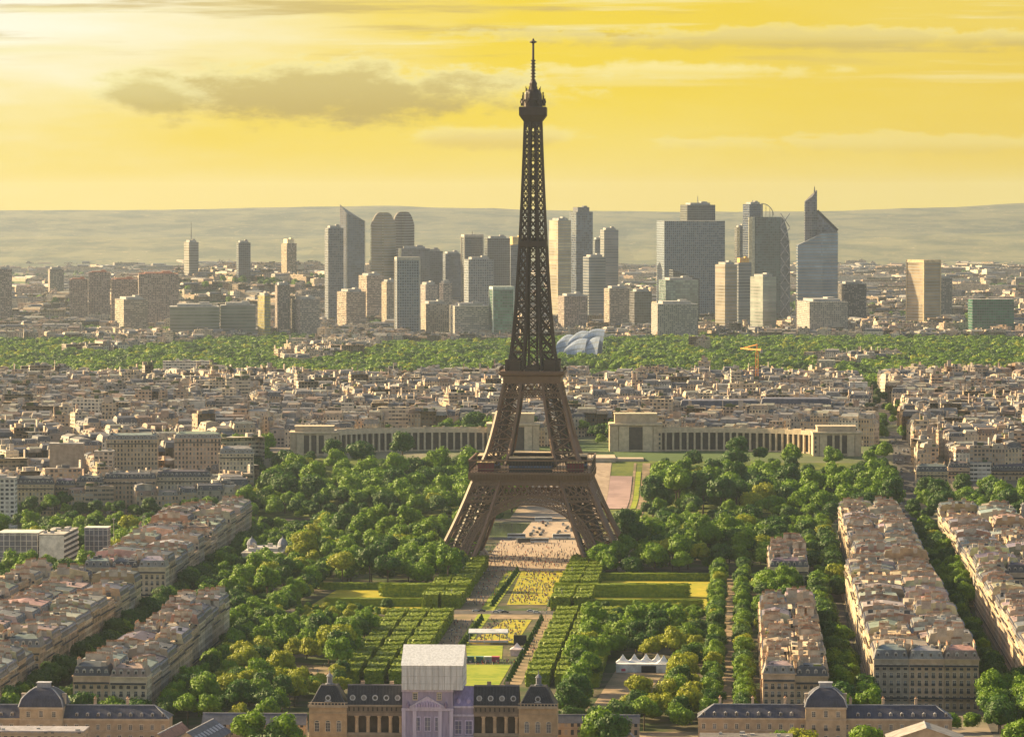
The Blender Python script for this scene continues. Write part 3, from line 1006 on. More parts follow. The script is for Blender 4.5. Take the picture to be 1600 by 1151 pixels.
def haussmann(label, group, loc, yaw, w, d, h, rr, end=False, stone=None, roof=None, windows=False, flat=False, dormers=True, name='apartment_building', cat='apartment building', detail=2, facade=None):
    """stone apartment house: local -y is the street front"""
    st = stone or rr.choice(STONES)[0]
    rf = roof or rr.choice(ROOFS)[0]
    root = thing(name, label, cat, loc, yaw, group)
    P = [(-w / 2, -d / 2), (w / 2, -d / 2), (w / 2, d / 2), (-w / 2, d / 2)]
    wb = MB()
    if windows:
        wb.walls(P, -1.5, h, st, 0, skip=(1, 2, 3))
        wb.walls(P, -1.5, h, st, 1, skip=(0,))
    else:
        wb.walls(P, -1.5, h, st, 1)
    if detail > 0:
        ds = [(-1, w)] if not end else [(-1, w)]
        for z, o, hh, c in ((h - .55, .5, .55, tuple(v * 1.05 for v in st)), (4.2, .25, .35, st)):
            wb.box(0, -d / 2 - o / 2, z, w - .02, o, hh, c, 0)
            if end:
                wb.box(-w / 2 - o / 2, 0, z, o, d - .02, hh, c, 0); wb.box(w / 2 + o / 2, 0, z, o, d - .02, hh, c, 0)
    wb.build('wall', [M_STONE, facade or M_FAC], root)
    if detail > 0:
        for z in (5.0, h - 3.7):
            bb = MB()
            bb.box(0, -d / 2 - .45, z, w - .6, .8, .22, tuple(v * .9 for v in st), 0)
            bb.box(0, -d / 2 - .80, z + .22, w - .6, .07, .85, (0.045, 0.045, 0.05), 0)
            bb.build('balcony', [M_PLAIN], root)
    rb = MB()
    if flat:
        z = h
        rb.face([(*p, z + .02) for p in P], (0.46, 0.37, 0.28), 1)
        for (x, y, sx, sy) in ((0, -d / 2 + .15, w, .3), (0, d / 2 - .15, w, .3), (-w / 2 + .15, 0, .3, d - .62), (w / 2 - .15, 0, .3, d - .62)):
            rb.box(x, y, z, sx, sy, .9, st, 1)
        k = rr.uniform(.55, .8)
        rb.box(0, 1.0, z + .05, w * .92, d * k, 2.8, tuple(v * 1.03 for v in st), 1, wmat=2)
        clutter(rb, w, d, z + 2.9, 9, rr)
        clutter(rb, w * .9, d, z + .7, 5, rr)
        zr, h1 = z + 2.9, 2.9
    else:
        h1 = rr.uniform(3.2, 4.2)
        up = tuple(min(.5, v * rr.uniform(.9, 1.35)) for v in rf)
        g = tuple(v * rr.uniform(.8, 1.1) for v in rr.choice([(0.60, 0.48, 0.32), (0.54, 0.41, 0.27), (0.50, 0.42, 0.31), (0.38, 0.265, 0.175)]))
        zr = mansard_roof(rb, w, d, h, h1, rr.uniform(.9, 1.9), end, rf, up, gable=g)
        if detail > 0:
            clutter(rb, w, d, h + h1 + .5, 6 if detail > 1 else 3, rr)
    ro = rb.build('roof', [M_ROOF, M_PLAIN, facade or M_FAC], root)
    if detail > 0:
        n = rr.choice((3, 4, 5, 6)) if detail > 1 else 2
        for i in range(n):
            x = (-w / 2 + .25) if i % 2 == 0 else (w / 2 - .25)
            if end: x *= .8
            link('chimney_stack', rr.choice(CHIM), ro, (x, d * ((i // 2 + rr.uniform(.3, .7)) / ((n + 1) // 2) - .5) * .66, h + h1 + .5))
    if dormers and not flat and detail > 1:
        k = max(2, int(w / 3.1))
        for i in range(k):
            x = -w / 2 + w * (i + .5) / k
            link('dormer', DORM, ro, (x, -d / 2 + .75, h + .45))
            if detail > 2 or i % 2 == 0:
                link('dormer', DORM, ro, (-x, d / 2 - .75, h + .45), PI)
    if windows:
        fl = int((h - 1.2) / 3.4)
        n = max(2, int(w / 2.7))
        for f in range(fl):
            for i in range(n):
                link('window', WIN if f < fl - 1 or not flat else WINS, root, (-w / 2 + w * (i + .5) / n, -d / 2 - .012, 1.0 + f * 3.4))
    return root


# ------------------------------------------------------------------ military school along the lower edge
def school_wing(label, x0, x1, y, px0, px1, yaw=-AX, depth=13, eave=10.4, ridge=15.2):
    cx = (x0 + x1) / 2
    w = x1 - x0
    st = (0.40, 0.29, 0.19)
    sl = (0.050, 0.052, 0.080)
    root = thing('school_wing', label, 'building', (cx, y, 0), yaw)
    wb = MB()
    P = [(-w / 2, 0), (w / 2, 0), (w / 2, depth), (-w / 2, depth)]
    wb.walls(P, -1, eave, st, 0)
    wb.box(0, -.2, eave - .7, w + .4, .4, .7, (0.46, 0.37, 0.27))
    wb.box(0, -.12, 5.0, w, .24, .4, (0.42, 0.33, 0.24))
    wb.build('wall', [M_STONE], root)
    rb = MB()
    i = depth / 2
    A = [(-w / 2 - .3, -.45), (w / 2 + .3, -.45), (w / 2 + .3, depth + .3), (-w / 2 - .3, depth + .3)]
    r0, r1 = (-w / 2 + i, i), (w / 2 - i, i)
    z = eave
    uvq = [(0, 0), (w, 0), (w - i, 8), (i, 8)]
    rb.face([(*A[0], z), (*A[1], z), (*r1, ridge), (*r0, ridge)], sl, 0, uvq)
    rb.face([(*A[2], z), (*A[3], z), (*r0, ridge), (*r1, ridge)], sl, 0, uvq)
    rb.face([(*A[1], z), (*A[2], z), (*r1, ridge)], sl, 0); rb.face([(*A[3], z), (*A[0], z), (*r0, ridge)], sl, 0)
    rb.bar((*r0, ridge + .1), (*r1, ridge + .1), .45, (0.26, 0.27, 0.31), 1)
    for a, b in ((A[0], r0), (A[1], r1), (A[2], r1), (A[3], r0)):
        rb.bar((*a, z + .1), (*b, ridge + .1), .4, (0.26, 0.27, 0.31), 1)
    ro = rb.build('roof', [M_ROOF, M_PLAIN], root)
    n = int(w / 4.4)
    for k in range(n):
        x = -w / 2 + w * (k + .5) / n
        if not (px0 - 1.5 < x + cx < px1 + 1.5):
            link('dormer', DORM, ro, (x, 1.15, eave + .75), scale=(.8, .8, .62))
        for zz, me in ((5.9, WINS), (1.3, WIN)):
            link('window', me, root, (x, -.012, zz), scale=(1.15, 1, 1.25) if me is WINS else None)
    k = -w / 2 + 9
    while k < w / 2 - 6:
        if not (px0 - 2 < k + cx < px1 + 2):
            cm = MB(); cm.box(0, 0, -1.5, 1.1, 1.6, 4.0, (0.45, 0.34, 0.25)); cm.box(0, 0, 2.5, 1.4, 1.9, .3, (0.36, 0.28, 0.21))
            cm.lathe(0, 0, [(.35, 2.8), (.25, 3.5)], 6, POT)
            cm.build('chimney_stack', [M_PLAIN], ro, (k, depth / 2 + 1.0, ridge))
        k += 13.5
    # pavilion in the middle
    pw = px1 - px0
    px = (px0 + px1) / 2 - cx
    pb = MB()
    Q = [(px - pw / 2, -2.2), (px + pw / 2, -2.2), (px + pw / 2, depth + 1.5), (px - pw / 2, depth + 1.5)]
    pb.walls(Q, -1, 15.2, (0.43, 0.32, 0.21), 0)
    pb.box(px, -2.4, 14.4, pw + .5, .5, .8, (0.48, 0.39, 0.29))
    pb.box(px, -2.35, 9.8, pw + .3, .3, .5, (0.46, 0.36, 0.26))
    pb.build('pavilion_wall', [M_STONE], root)
    rb = MB()
    prof = [(0, 15.2), (1.0, 18.3), (2.0, 19.6), (4.2, 21.6), (6.0, 22.6)]
    ring = lambda o, z: [(px - pw / 2 - .4 + o, -2.7 + o, z), (px + pw / 2 + .4 - o, -2.7 + o, z), (px + pw / 2 + .4 - o, depth + 1.9 - o, z), (px - pw / 2 - .4 + o, depth + 1.9 - o, z)]
    for (o0, z0), (o1, z1) in zip(prof[:-1], prof[1:]):
        a, b = ring(o0, z0), ring(o1, z1)
        for q in range(4):
            rb.face([a[q], a[(q + 1) % 4], b[(q + 1) % 4], b[q]], sl, 0, [(0, 0), (pw, 0), (pw, 3), (0, 3)])
            rb.bar(a[q], b[q], .45, (0.26, 0.27, 0.31), 1)
    rb.face(ring(6.0, 22.6), sl, 0)
    t = ring(6.0, 22.6)
    mx, my = (t[0][0] + t[2][0]) / 2, (t[0][1] + t[2][1]) / 2
    rb.box(mx, my, 22.4, 5.2, 4.2, 2.0, (0.30, 0.31, 0.36), 1)
    rb.box(mx, my, 24.4, 5.9, 4.9, .35, (0.34, 0.35, 0.40), 1)
    ro = rb.build('pavilion_roof', [M_ROOF, M_PLAIN], root)
    for sx in (-1, 1):
        cm = MB(); cm.box(0, 0, -1, 1.3, 2.4, 4.4, (0.50, 0.40, 0.31)); cm.box(0, 0, 3.4, 1.7, 2.8, .35, (0.42, 0.35, 0.29))
        cm.build('chimney_stack', [M_PLAIN], ro, (px + sx * (pw / 2 - .4), 5.5, 16.4))
    for k in (-1, 0, 1):
        link('window', WINS, root, (px + k * pw * .3, -2.212, 11.2), scale=(1.25, 1, 1.35 if k else 1.6))
        link('window', WIN, root, (px + k * pw * .3, -2.212, 5.6)); link('window', WIN, root, (px + k * pw * .3, -2.212, 1.2))
    return root


def school_main():
    st = (0.41, 0.28, 0.165)
    dk = (0.16, 0.125, 0.095)
    sl = (0.026, 0.026, 0.033)
    root = thing('school_building', 'tan stone palace with dark slate roofs, columns and white-wrapped scaffolding on its central pavilion', 'building', (-31.9, 1744, 0), -AX)
    # end pavilions
    for sx in (-1, 1):
        cx, w, d = sx * 42.3, 15.2, 16
        wb = MB()
        P = [(cx - w / 2, 0), (cx + w / 2, 0), (cx + w / 2, d), (cx - w / 2, d)]
        wb.walls(P, -1, 20.4, st, 0)
        wb.box(cx, -.35, 19.9, w + 1.0, .7, 1.1, (0.36, 0.28, 0.2))
        wb.box(cx, -.15, 17.4, w + .2, .3, .5, (0.38, 0.27, 0.17))
        wb.box(cx, -.15, 8.4, w + .2, .3, .6, (0.38, 0.27, 0.17))
        for k in range(-5, 6):
            wb.box(cx + k * 1.35, -.5, 21.0, .35, .3, .8, (0.40, 0.31, 0.22))
        wb.box(cx, -.5, 21.8, w + .8, .35, .25, (0.42, 0.33, 0.24))
        wb.build('pavilion_wall', [M_STONE], root)
        rb = MB()
        ring = lambda o, z: [(cx - w / 2 + o, o - .0, z), (cx + w / 2 - o, o, z), (cx + w / 2 - o, d - o, z), (cx - w / 2 + o, d - o, z)]
        pr = [(.1, 20.8), (1.7, 23.2), (3.2, 26.2), (4.5, 28.4)]
        for (o0, z0), (o1, z1) in zip(pr[:-1], pr[1:]):
            a, b = ring(o0, z0), ring(o1, z1)
            for q in range(4):
                rb.face([a[q], a[(q + 1) % 4], b[(q + 1) % 4], b[q]], sl, 0, [(0, 0), (w, 0), (w, 3), (0, 3)])
                rb.bar(a[q], b[q], .35, (0.08, 0.08, 0.095), 1)
        rb.face(ring(4.5, 28.4), sl, 1)
        rb.lathe(cx, d / 2, [(1.7, 28.3), (1.7, 28.9), (1.1, 29.0), (1.1, 31.4), (1.5, 31.6), (1.0, 32.2), (.25, 33.0), (.1, 34.6)], 8, (0.17, 0.175, 0.21), 1)
        ro = rb.build('pavilion_roof', [M_ROOF, M_PLAIN], root)
        link('oculus_dormer', OCUL, ro, (cx, 1.0, 22.4))
        for k in (-1, 0, 1):
            link('window', WINA, root, (cx + k * 4.4, -.012, 10.3)); link('window', WINA, root, (cx + k * 4.4, -.012, 2.2))
    # column galleries
    for (x0, x1) in ((-34.7, -12.0), (16.4, 34.7)):
        cx, w = (x0 + x1) / 2, x1 - x0
        wb = MB()
        wb.box(cx, 7, -1, w, 6, 22.6, (0.10, 0.075, 0.055))  # stone back wall darkened, the recess shade is put into its colour
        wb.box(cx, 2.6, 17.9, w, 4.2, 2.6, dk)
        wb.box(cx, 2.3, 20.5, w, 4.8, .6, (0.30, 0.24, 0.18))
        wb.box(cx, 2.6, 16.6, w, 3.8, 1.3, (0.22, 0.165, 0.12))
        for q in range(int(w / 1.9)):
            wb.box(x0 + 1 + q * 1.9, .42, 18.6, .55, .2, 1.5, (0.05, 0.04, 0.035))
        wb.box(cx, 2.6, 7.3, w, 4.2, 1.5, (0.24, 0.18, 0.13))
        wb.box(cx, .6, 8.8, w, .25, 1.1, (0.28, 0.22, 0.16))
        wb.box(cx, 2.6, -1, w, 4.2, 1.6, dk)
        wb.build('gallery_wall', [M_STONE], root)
        rb = MB()
        q = [(x0, .2, 21.1), (x1, .2, 21.1), (x1, 5.2, 28.6), (x0, 5.2, 28.6), (x1, 14, 21.1), (x0, 14, 21.1)]
        rb.face([q[0], q[1], q[2], q[3]], sl, 0, [(0, 0), (w, 0), (w, 8), (0, 8)]); rb.face([q[4], q[5], q[3], q[2]], sl, 0)
        rb.bar(q[3], q[2], .5, (0.14, 0.14, 0.17), 1)
        for xx in (x0 + 6, x1 - 5):
            rb.box(xx, 6, 27.5, 1.6, 1.2, 2.6, (0.30, 0.23, 0.18), 1)
        ro = rb.build('gallery_roof', [M_ROOF, M_PLAIN], root)
        n = 5 if w > 20 else 4
        for k in range(n):
            x = x0 + w * (k + .5) / n
            link('oculus_dormer', OCUL, ro, (x, 1.8, 22.5))
            for z0, hh in ((8.8, 7.8), (.6, 6.7)):
                cm = MB(); cm.lathe(0, 0, [(.95, 0), (.95, .5), (.78, .7), (.68, hh - .8), (.95, hh - .5), (.95, hh)], 10, (0.46, 0.32, 0.20))
                cm.build('column', [M_STONE], root, (x + w / n * .5 - .6 if k < n - 1 else x1 - .9, 1.5, z0))
    # central pavilion under printed tarpaulin
    li, lw = (0.29, 0.245, 0.345), (0.46, 0.40, 0.51)
    tb = MB()
    tb.box(-2.0, 9, -1, 20.4, 20, 28.4, li)
    tb.box(-2.0, -1.25, 19.0, 20.9, .5, 1.0, lw)
    tb.box(-2.0, -1.2, 26.6, 20.9, .4, .9, lw)
    tb.box(-2.0, -1.15, 7.6, 20.6, .3, .8, lw)
    for x in (-11.6, -7.2, 3.0, 7.6):
        tb.box(x, -1.2, 8.4, 1.5, .4, 10.5, lw)
        tb.box(x, -1.2, -1, 1.5, .4, 8.6, lw)
    # pediment
    p = [(-9.4, 20.2), (5.2, 20.2), (-2.1, 24.6)]
    tb.face([(x, -1.35, z) for x, z in p], (0.50, 0.43, 0.58))
    for a, b in ((p[0], p[1]), (p[1], p[2]), (p[2], p[0])):
        tb.bar((a[0], -1.4, a[1]), (b[0], -1.4, b[1]), .6, lw)
    for k in range(9):
        x = -6.4 + k * 1.08
        hh = 1.1 + 1.5 * (1 - abs(x + 2.1) / 5)
        tb.lathe(x, -1.45, [(.42, 20.5), (.5, 20.5 + hh * .6), (.25, 20.5 + hh)], 6, (0.38, 0.31, 0.47))
    for x in (-9.8, 5.4):
        tb.lathe(x, -1.4, [(.5, 20.1), (.7, 21.6), (.3, 22.6)], 6, (0.22, 0.17, 0.27))
    tb.build('printed_cover', [M_TARP], root)
    for x in (-7.0, 2.7):
        link('window', WINS, root, (x, -1.05, 23.6), scale=(1.3, 1, 1.6))
    for x in (-6.2, -2.0, 2.2):
        link('window', WINL, root, (x, -1.05, 11.0), scale=(1.0, 1, 1.15)); link('window', WINL, root, (x, -1.05, 1.8))
    tb = MB()
    tb.box(12.4, 7, -1, 8.2, 12, 21.6, li)
    tb.box(12.4, .7, 16.6, 8.3, .5, .8, lw); tb.box(12.4, .7, 7.8, 8.3, .5, .7, lw); tb.box(12.4, .7, 20.0, 8.3, .6, .8, lw)
    tb.face([(8.3, .6, 20.8), (16.5, .6, 20.8), (16.5, 5.4, 28.4), (8.3, 5.4, 28.4)], (0.24, 0.20, 0.36))
    tb.face([(16.5, 13, 20.6), (8.3, 13, 20.6), (8.3, 5.4, 28.4), (16.5, 5.4, 28.4)], (0.24, 0.20, 0.36))
    tb.face([(16.5, .6, 20.8), (16.5, 13, 20.6), (16.5, 5.4, 28.4)], (0.24, 0.20, 0.36))
    for x in (10.4, 14.4):
        tb.lathe(x, 2.2, [(1.1, 21.6), (1.0, 23.2), (.2, 24.1)], 8, (0.34, 0.28, 0.46))
    tb.build('side_cover', [M_TARP], root)
    for x in (10.3, 14.5):
        link('window', WINL, root, (x, .98, 9.6), scale=(1.1, 1, 1.1)); link('window', WINL, root, (x, .98, 1.8))
    # scaffold box
    wr = (0.55, 0.55, 0.56)
    sb = MB()
    x0, x1, y0, y1 = -12.3, 12.2, -2.2, 23
    A = [(x0, y0), (x1, y0), (x1, y1), (x0, y1)]
    sb.walls(A, 27.5, 37.4, wr, 0, skip=(1, 3))
    ym = 12
    for x, f in ((x0, -1), (x1, 1)):
        q = [(x, y0, 27.5), (x, y1, 27.5), (x, y1, 37.4), (x, ym, 44.2), (x, y0, 37.4)]
        sb.face(q if f > 0 else q[::-1], wr)
    sb.face([(x0 - .3, y0 - .4, 37.3), (x1 + .3, y0 - .4, 37.3), (x1 + .3, ym, 44.4), (x0 - .3, ym, 44.4)], (0.66, 0.66, 0.68))
    sb.face([(x1 + .3, y1 + .4, 37.3), (x0 - .3, y1 + .4, 37.3), (x0 - .3, ym, 44.4), (x1 + .3, ym, 44.4)], (0.66, 0.66, 0.68))
    sb.box(0, 7, 40.6, 1.4, 1.4, 1.0, (0.62, 0.62, 0.64))
    sb.build('scaffold_wrap', [M_TARP], root)
    pb = MB()
    for i in range(11):
        x = x0 + (x1 - x0) * i / 10
        pb.bar((x, y0 - .12, 27.4), (x, y0 - .12, 37.3), .14, (0.40, 0.38, 0.36))
    for z in (30, 33, 36):
        pb.bar((x0, y0 - .12, z), (x1, y0 - .12, z), .10, (0.44, 0.42, 0.40))
        pb.bar((x1 + .12, y0, z), (x1 + .12, y1, z), .12, (0.42, 0.40, 0.38))
    pb.build('scaffold_poles', [M_PLAIN], root)
    return root


school_main()
school_wing('long slate-roofed stone wing with blue pavilion below the left stone blocks', -236, -141.6, 1790, -203, -185.2)
school_wing('long slate-roofed stone wing with central pavilion below the right stone blocks', 76.9, 181.4, 1790, 121.2, 137.9)


def low_roof(name, label, cat, x, y, w, d, h, hr, yaw, col, wall=(0.38, 0.29, 0.2), skylights=0, flat=False, facade=True):
    root = thing(name, label, cat, (x, y, 0), yaw)
    wb = MB()
    P = [(-w / 2, -d / 2), (w / 2, -d / 2), (w / 2, d / 2), (-w / 2, d / 2)]
    wb.walls(P, -1, h, wall, 0)
    wb.build('wall', [M_FAC if facade else M_PLAIN], root)
    rb = MB()
    if flat:
        rb.box(0, 0, h, w + .6, d + .6, .5, col, 0)
        for k in range(7):
            rb.box(R.uniform(-w / 2 + 1, w / 2 - 1), R.uniform(-d / 2 + 1, d / 2 - 1), h + .5, R.uniform(.6, 2), R.uniform(.6, 2), R.uniform(.5, 1.3), (0.4, 0.38, 0.37), 1)
    else:
        a = [(-w / 2 - .4, -d / 2 - .4, h), (w / 2 + .4, -d / 2 - .4, h), (w / 2 + .4, d / 2 + .4, h), (-w / 2 - .4, d / 2 + .4, h)]
        r0, r1 = (-w / 2 - .4, 0, hr), (w / 2 + .4, 0, hr)
        rb.face([a[0], a[1], r1, r0], col, 0, [(0, 0), (w, 0), (w, 6), (0, 6)]); rb.face([a[2], a[3], r0, r1], col, 0, [(0, 0), (w, 0), (w, 6), (0, 6)])
        rb.face([(w / 2, -d / 2, h), (w / 2, d / 2, h), (w / 2, 0, hr)], wall, 1); rb.face([(-w / 2, d / 2, h), (-w / 2, -d / 2, h), (-w / 2, 0, hr)], wall, 1)
        rb.bar(r0, r1, .4, (0.3, 0.3, 0.33), 1)
    ro = rb.build('roof', [M_ROOF, M_PLAIN], root)
    for k in range(skylights):
        xx = -w / 2 + w * (k + .5) / skylights
        for s in (-1, 1):
            m = MB(); m.box(0, 0, 0, w / skylights * .5, 2.6, .3, (0.42, 0.43, 0.48))
            o = m.build('skylight', [M_PLAIN], ro, (xx, s * d / 4, (h + hr) / 2 + .05)); o.rotation_euler = (-s * math.atan2(hr - h, d / 2), 0, 0)
    return root


low_roof('school_annex', 'low slate wing joining the tan columned palace on its left', 'building', -105, 1772, 42, 11, 10.5, 14.6, -AX, (0.075, 0.08, 0.11))
low_roof('school_annex', 'slate-roofed shed with rows of raised skylights beside the two bottom trees', 'shed', -125, 1738, 46, 15, 8.5, 13.6, PI / 2 - .16, (0.09, 0.095, 0.125), skylights=9)
low_roof('school_annex', 'rust-red roofed shed running behind the parked cars', 'shed', -137.5, 1742, 40, 6, 9, 12.2, PI / 2 - .16, (0.30, 0.13, 0.09))
low_roof('school_annex', 'ribbed grey skylight shed right of the columned palace', 'shed', 44.5, 1738, 44, 11, 8.2, 12.8, PI / 2 + .1, (0.15, 0.15, 0.18), skylights=9)
low_roof('school_annex', 'low dark-roofed range joining the columned palace on its right', 'building', 30, 1772, 44, 9, 11, 14.0, -AX, (0.06, 0.062, 0.08))
low_roof('flat_annex', 'flat grey-roofed annex in front of the left slate wing', 'building', -192, 1700, 50, 16, 16.6, 17, -AX, (0.30, 0.28, 0.31), flat=True)
low_roof('school_annex', 'grey gabled hall in front of the right slate wing', 'building', 162, 1700, 22, 30, 13.4, 18.6, PI / 2 - AX, (0.30, 0.27, 0.25))
low_roof('flat_annex', 'dark flat-roofed annex at the bottom right of the central palace', 'building', 92, 1704, 36, 14, 13.4, 14, -AX, (0.13, 0.115, 0.11), flat=True)


# ------------------------------------------------------------------ stone blocks along the park
FOOT = []         # footprints in park coordinates that trees must avoid


def strip(where, u0, u1, v0, v1, seed, h=20.0, flat=0.25, first=True, group=None, depth=None, frontw=True):
    """a long island of apartment houses: two rows back to back and a front closing the near end"""
    rr = random.Random(seed)
    FOOT.append((u0 - 4, u1 + 4, v0 - 4, v1 + 4))
    g = group or 'stone apartment houses ' + where
    W_ = u1 - u0
    dep = depth or min(22.8, W_ / 2 - .25)
    fd = 15.0

    def lab(st, rf, pos):
        n = next((b for a, b in STONES if a == st), 'cream')
        r = next((b for a, b in ROOFS if a == rf), 'zinc')
        return f'{n} house, {r} roof, {pos} {where}'
    k = max(1, round(W_ / 17))
    for i in range(k):
        st, rf = rr.choice(STONES)[0], rr.choice(ROOFS)[0]
        w = W_ / k
        u = u0 + w * (i + .5)
        pos = ('closing near end of' if k == 1 else f'{ORD[i]} from left on near end of')
        haussmann(lab(st, rf, pos), g, (*W(u, v0 + fd / 2), 0), -AX, w - .05, fd, h + rr.uniform(-.8, .8), rr, end=True, stone=st, roof=rf, windows=frontw, flat=False, detail=2)
    for side in (-1, 1):
        v = v0 + fd + .05
        i = 0
        while v < v1 - 7:
            w = min(rr.uniform(20, 32), v1 - v)
            if v1 - v - w < 8: w = v1 - v
            st, rf = rr.choice(STONES)[0], rr.choice(ROOFS)[0]
            fl = rr.random() < flat
            dd = dep
            if W_ - 2 * dep < 3: dd = dep - side * 3.2 * math.sin((v + w / 2) * .045 + seed)
            u = u0 + dd / 2 if side < 0 else u1 - dd / 2
            if not seen(*W(u, v + w / 2), 8):
                v += w; i += 1
                continue
            row = 'left' if side < 0 else 'right'
            pos = f'{ORD[i]} from near on {row} row of'
            haussmann(lab(st, rf, pos), g, (*W(u, v + w / 2), 0), -AX + side * PI / 2, w - .05, dd, h + rr.uniform(-3.4, 3.0), rr, stone=st, roof=rf, flat=fl, detail=2)
            v += w
            i += 1
    if W_ - 2 * dep > 3:       # court between the rows
        mb = MB()
        uu = (u0 + u1) / 2
        v = v0 + fd + 4
        while v < v1 - 8:
            hh = rr.uniform(6, h - 2)
            x, y = W(uu, v + 4)
            mb.box(x, y, -1, W_ - 2 * dep - .3, rr.uniform(5, 9), hh, rr.choice([(0.42, 0.34, 0.26), (0.34, 0.30, 0.28), (0.45, 0.38, 0.3)]), 0, -AX)
            v += 12
        o = mb.build('courtyard_range', [M_PLAIN])
        tag(o, f'low courtyard buildings between both rows of {where}', 'building')


strip('left narrow block', -158, -126, -846, -690, 1, 19.5, .15)
strip('left upper narrow block', -157, -131, -672, -500, 2, 19.5, .25)
strip('left outer block', -237, -190, -735, -400, 3, 21)
strip('bottom left corner block', -262, -191, -905, -745, 4, 19, depth=17)
strip('far left block', -318, -248, -735, -330, 5, 21, depth=17)
strip('block left of mansion', -236, -190, -300, -60, 6, 21)
strip('left riverside block', -243, -197, -40, 190, 7, 20, .2)
strip('right terraced block', 138, 166, -832, -500, 8, 20.5, .85)
strip('little right wood block', 145, 167, -240, -95, 9, 18, .3)
strip('right long wedge', 187, 233, -785, -270, 10, 23, .15)
strip('right upper wedge', 194, 234, -255, 205, 11, 21, .3)
strip('right edge block', 256, 318, -745, -330, 12, 22, .2, depth=17)
strip('right upper edge block', 258, 306, -310, 160, 13, 21, .3)
strip('right outermost block', 312, 372, -200, 165, 14, 21, .3, depth=18)


def mansion():
    x, y = W(-160, -75)
    FOOT.append((-178, -142, -125, -25))
    root = thing('mansion', 'pale stone mansion with two small domed turrets among the left trees', 'mansion', (x, y, 0), -AX)
    wb = MB()
    wb.box(0, 6, -1, 24, 34, 12.5, (0.50, 0.42, 0.34), 0, wmat=1)
    wb.box(-6, -17, -1, 20, 10, 8.5, (0.50, 0.42, 0.34), 0, wmat=1)
    wb.build('wall', [M_PLAIN, M_FAC], root)
    rb = MB()
    rb.box(0, 6, 11.5, 25, 35, .7, (0.50, 0.45, 0.38), 1)
    rb.box(0, 8, 12.2, 18, 24, 2.2, (0.42, 0.40, 0.40), 1)
    rb.box(-6, -17, 7.5, 21, 11, .6, (0.36, 0.38, 0.42), 1)
    clutter(rb, 18, 24, 15, 8, R)
    rb.build('roof', [M_ROOF, M_PLAIN], root)
    for sx in (-1, 1):
        t = MB()
        t.lathe(sx * 9.5, 20, [(2.8, 11), (2.8, 14.5), (3.2, 14.7), (2.9, 16.2), (1.9, 17.8), (.5, 18.8), (.1, 20)], 10, (0.24, 0.25, 0.30))
        t.build('turret', [M_PLAIN], root)


mansion()


def modern_left():
    x, y = W(-268, -105)
    FOOT.append((-330, -244, -150, -10))
    root = thing('office_block', 'white modern slab with blank front wall and balcony bands beside the left trees', 'office building', (x - 22, y + 6, 0), -AX)
    wb = MB()
    wb.box(6, 20, -1, 15, 56, 25, (0.62, 0.58, 0.52), 0)
    for k in range(7):
        wb.box(13.7, 20, 2.2 + k * 3.2, .6, 56, 1.2, (0.66, 0.62, 0.56), 0)
        wb.box(13.55, 20, 3.6 + k * 3.2, .1, 55, 1.7, (0.05, 0.05, 0.055), 0)
    wb.build('wall', [M_PLAIN], root)
    rb = MB()
    rb.box(6, 20, 24, 15.4, 56.4, .6, (0.40, 0.37, 0.34))
    for k in range(14):
        rb.box(R.uniform(0, 12), R.uniform(-5, 44), 24.6, R.uniform(1, 3), R.uniform(1.5, 4), R.uniform(.5, 2.4), R.choice([(0.10, 0.12, 0.05), (0.45, 0.42, 0.40), (0.3, 0.29, 0.3)]))
    rb.build('roof', [M_PLAIN], root)
    for (cx, cy, sx, sy, h, n) in ((-16, 14, 24, 24, 25, 7), (25, 52, 14, 12, 25, 5)):
        w2 = MB()
        w2.box(cx, cy, -1, sx, sy, h, (0.16, 0.16, 0.19), 0)
        for k in range(n + 1):
            w2.bar((cx - sx / 2 + sx * k / n, cy - sy / 2 - .1, 0), (cx - sx / 2 + sx * k / n, cy - sy / 2 - .1, h - 1), .35, (0.60, 0.56, 0.52))
        for k in range(8):
            w2.bar((cx - sx / 2, cy - sy / 2 - .12, k * 3.3), (cx + sx / 2, cy - sy / 2 - .12, k * 3.3), .3, (0.56, 0.53, 0.5))
            w2.bar((cx + sx / 2 + .1, cy - sy / 2, k * 3.3), (cx + sx / 2 + .1, cy + sy / 2, k * 3.3), .3, (0.56, 0.53, 0.5))
        w2.box(cx, cy, h - 1, sx + .8, sy + .8, .8, (0.62, 0.58, 0.52))
        w2.build('glazed_bay', [M_PLAIN], root)


modern_left()
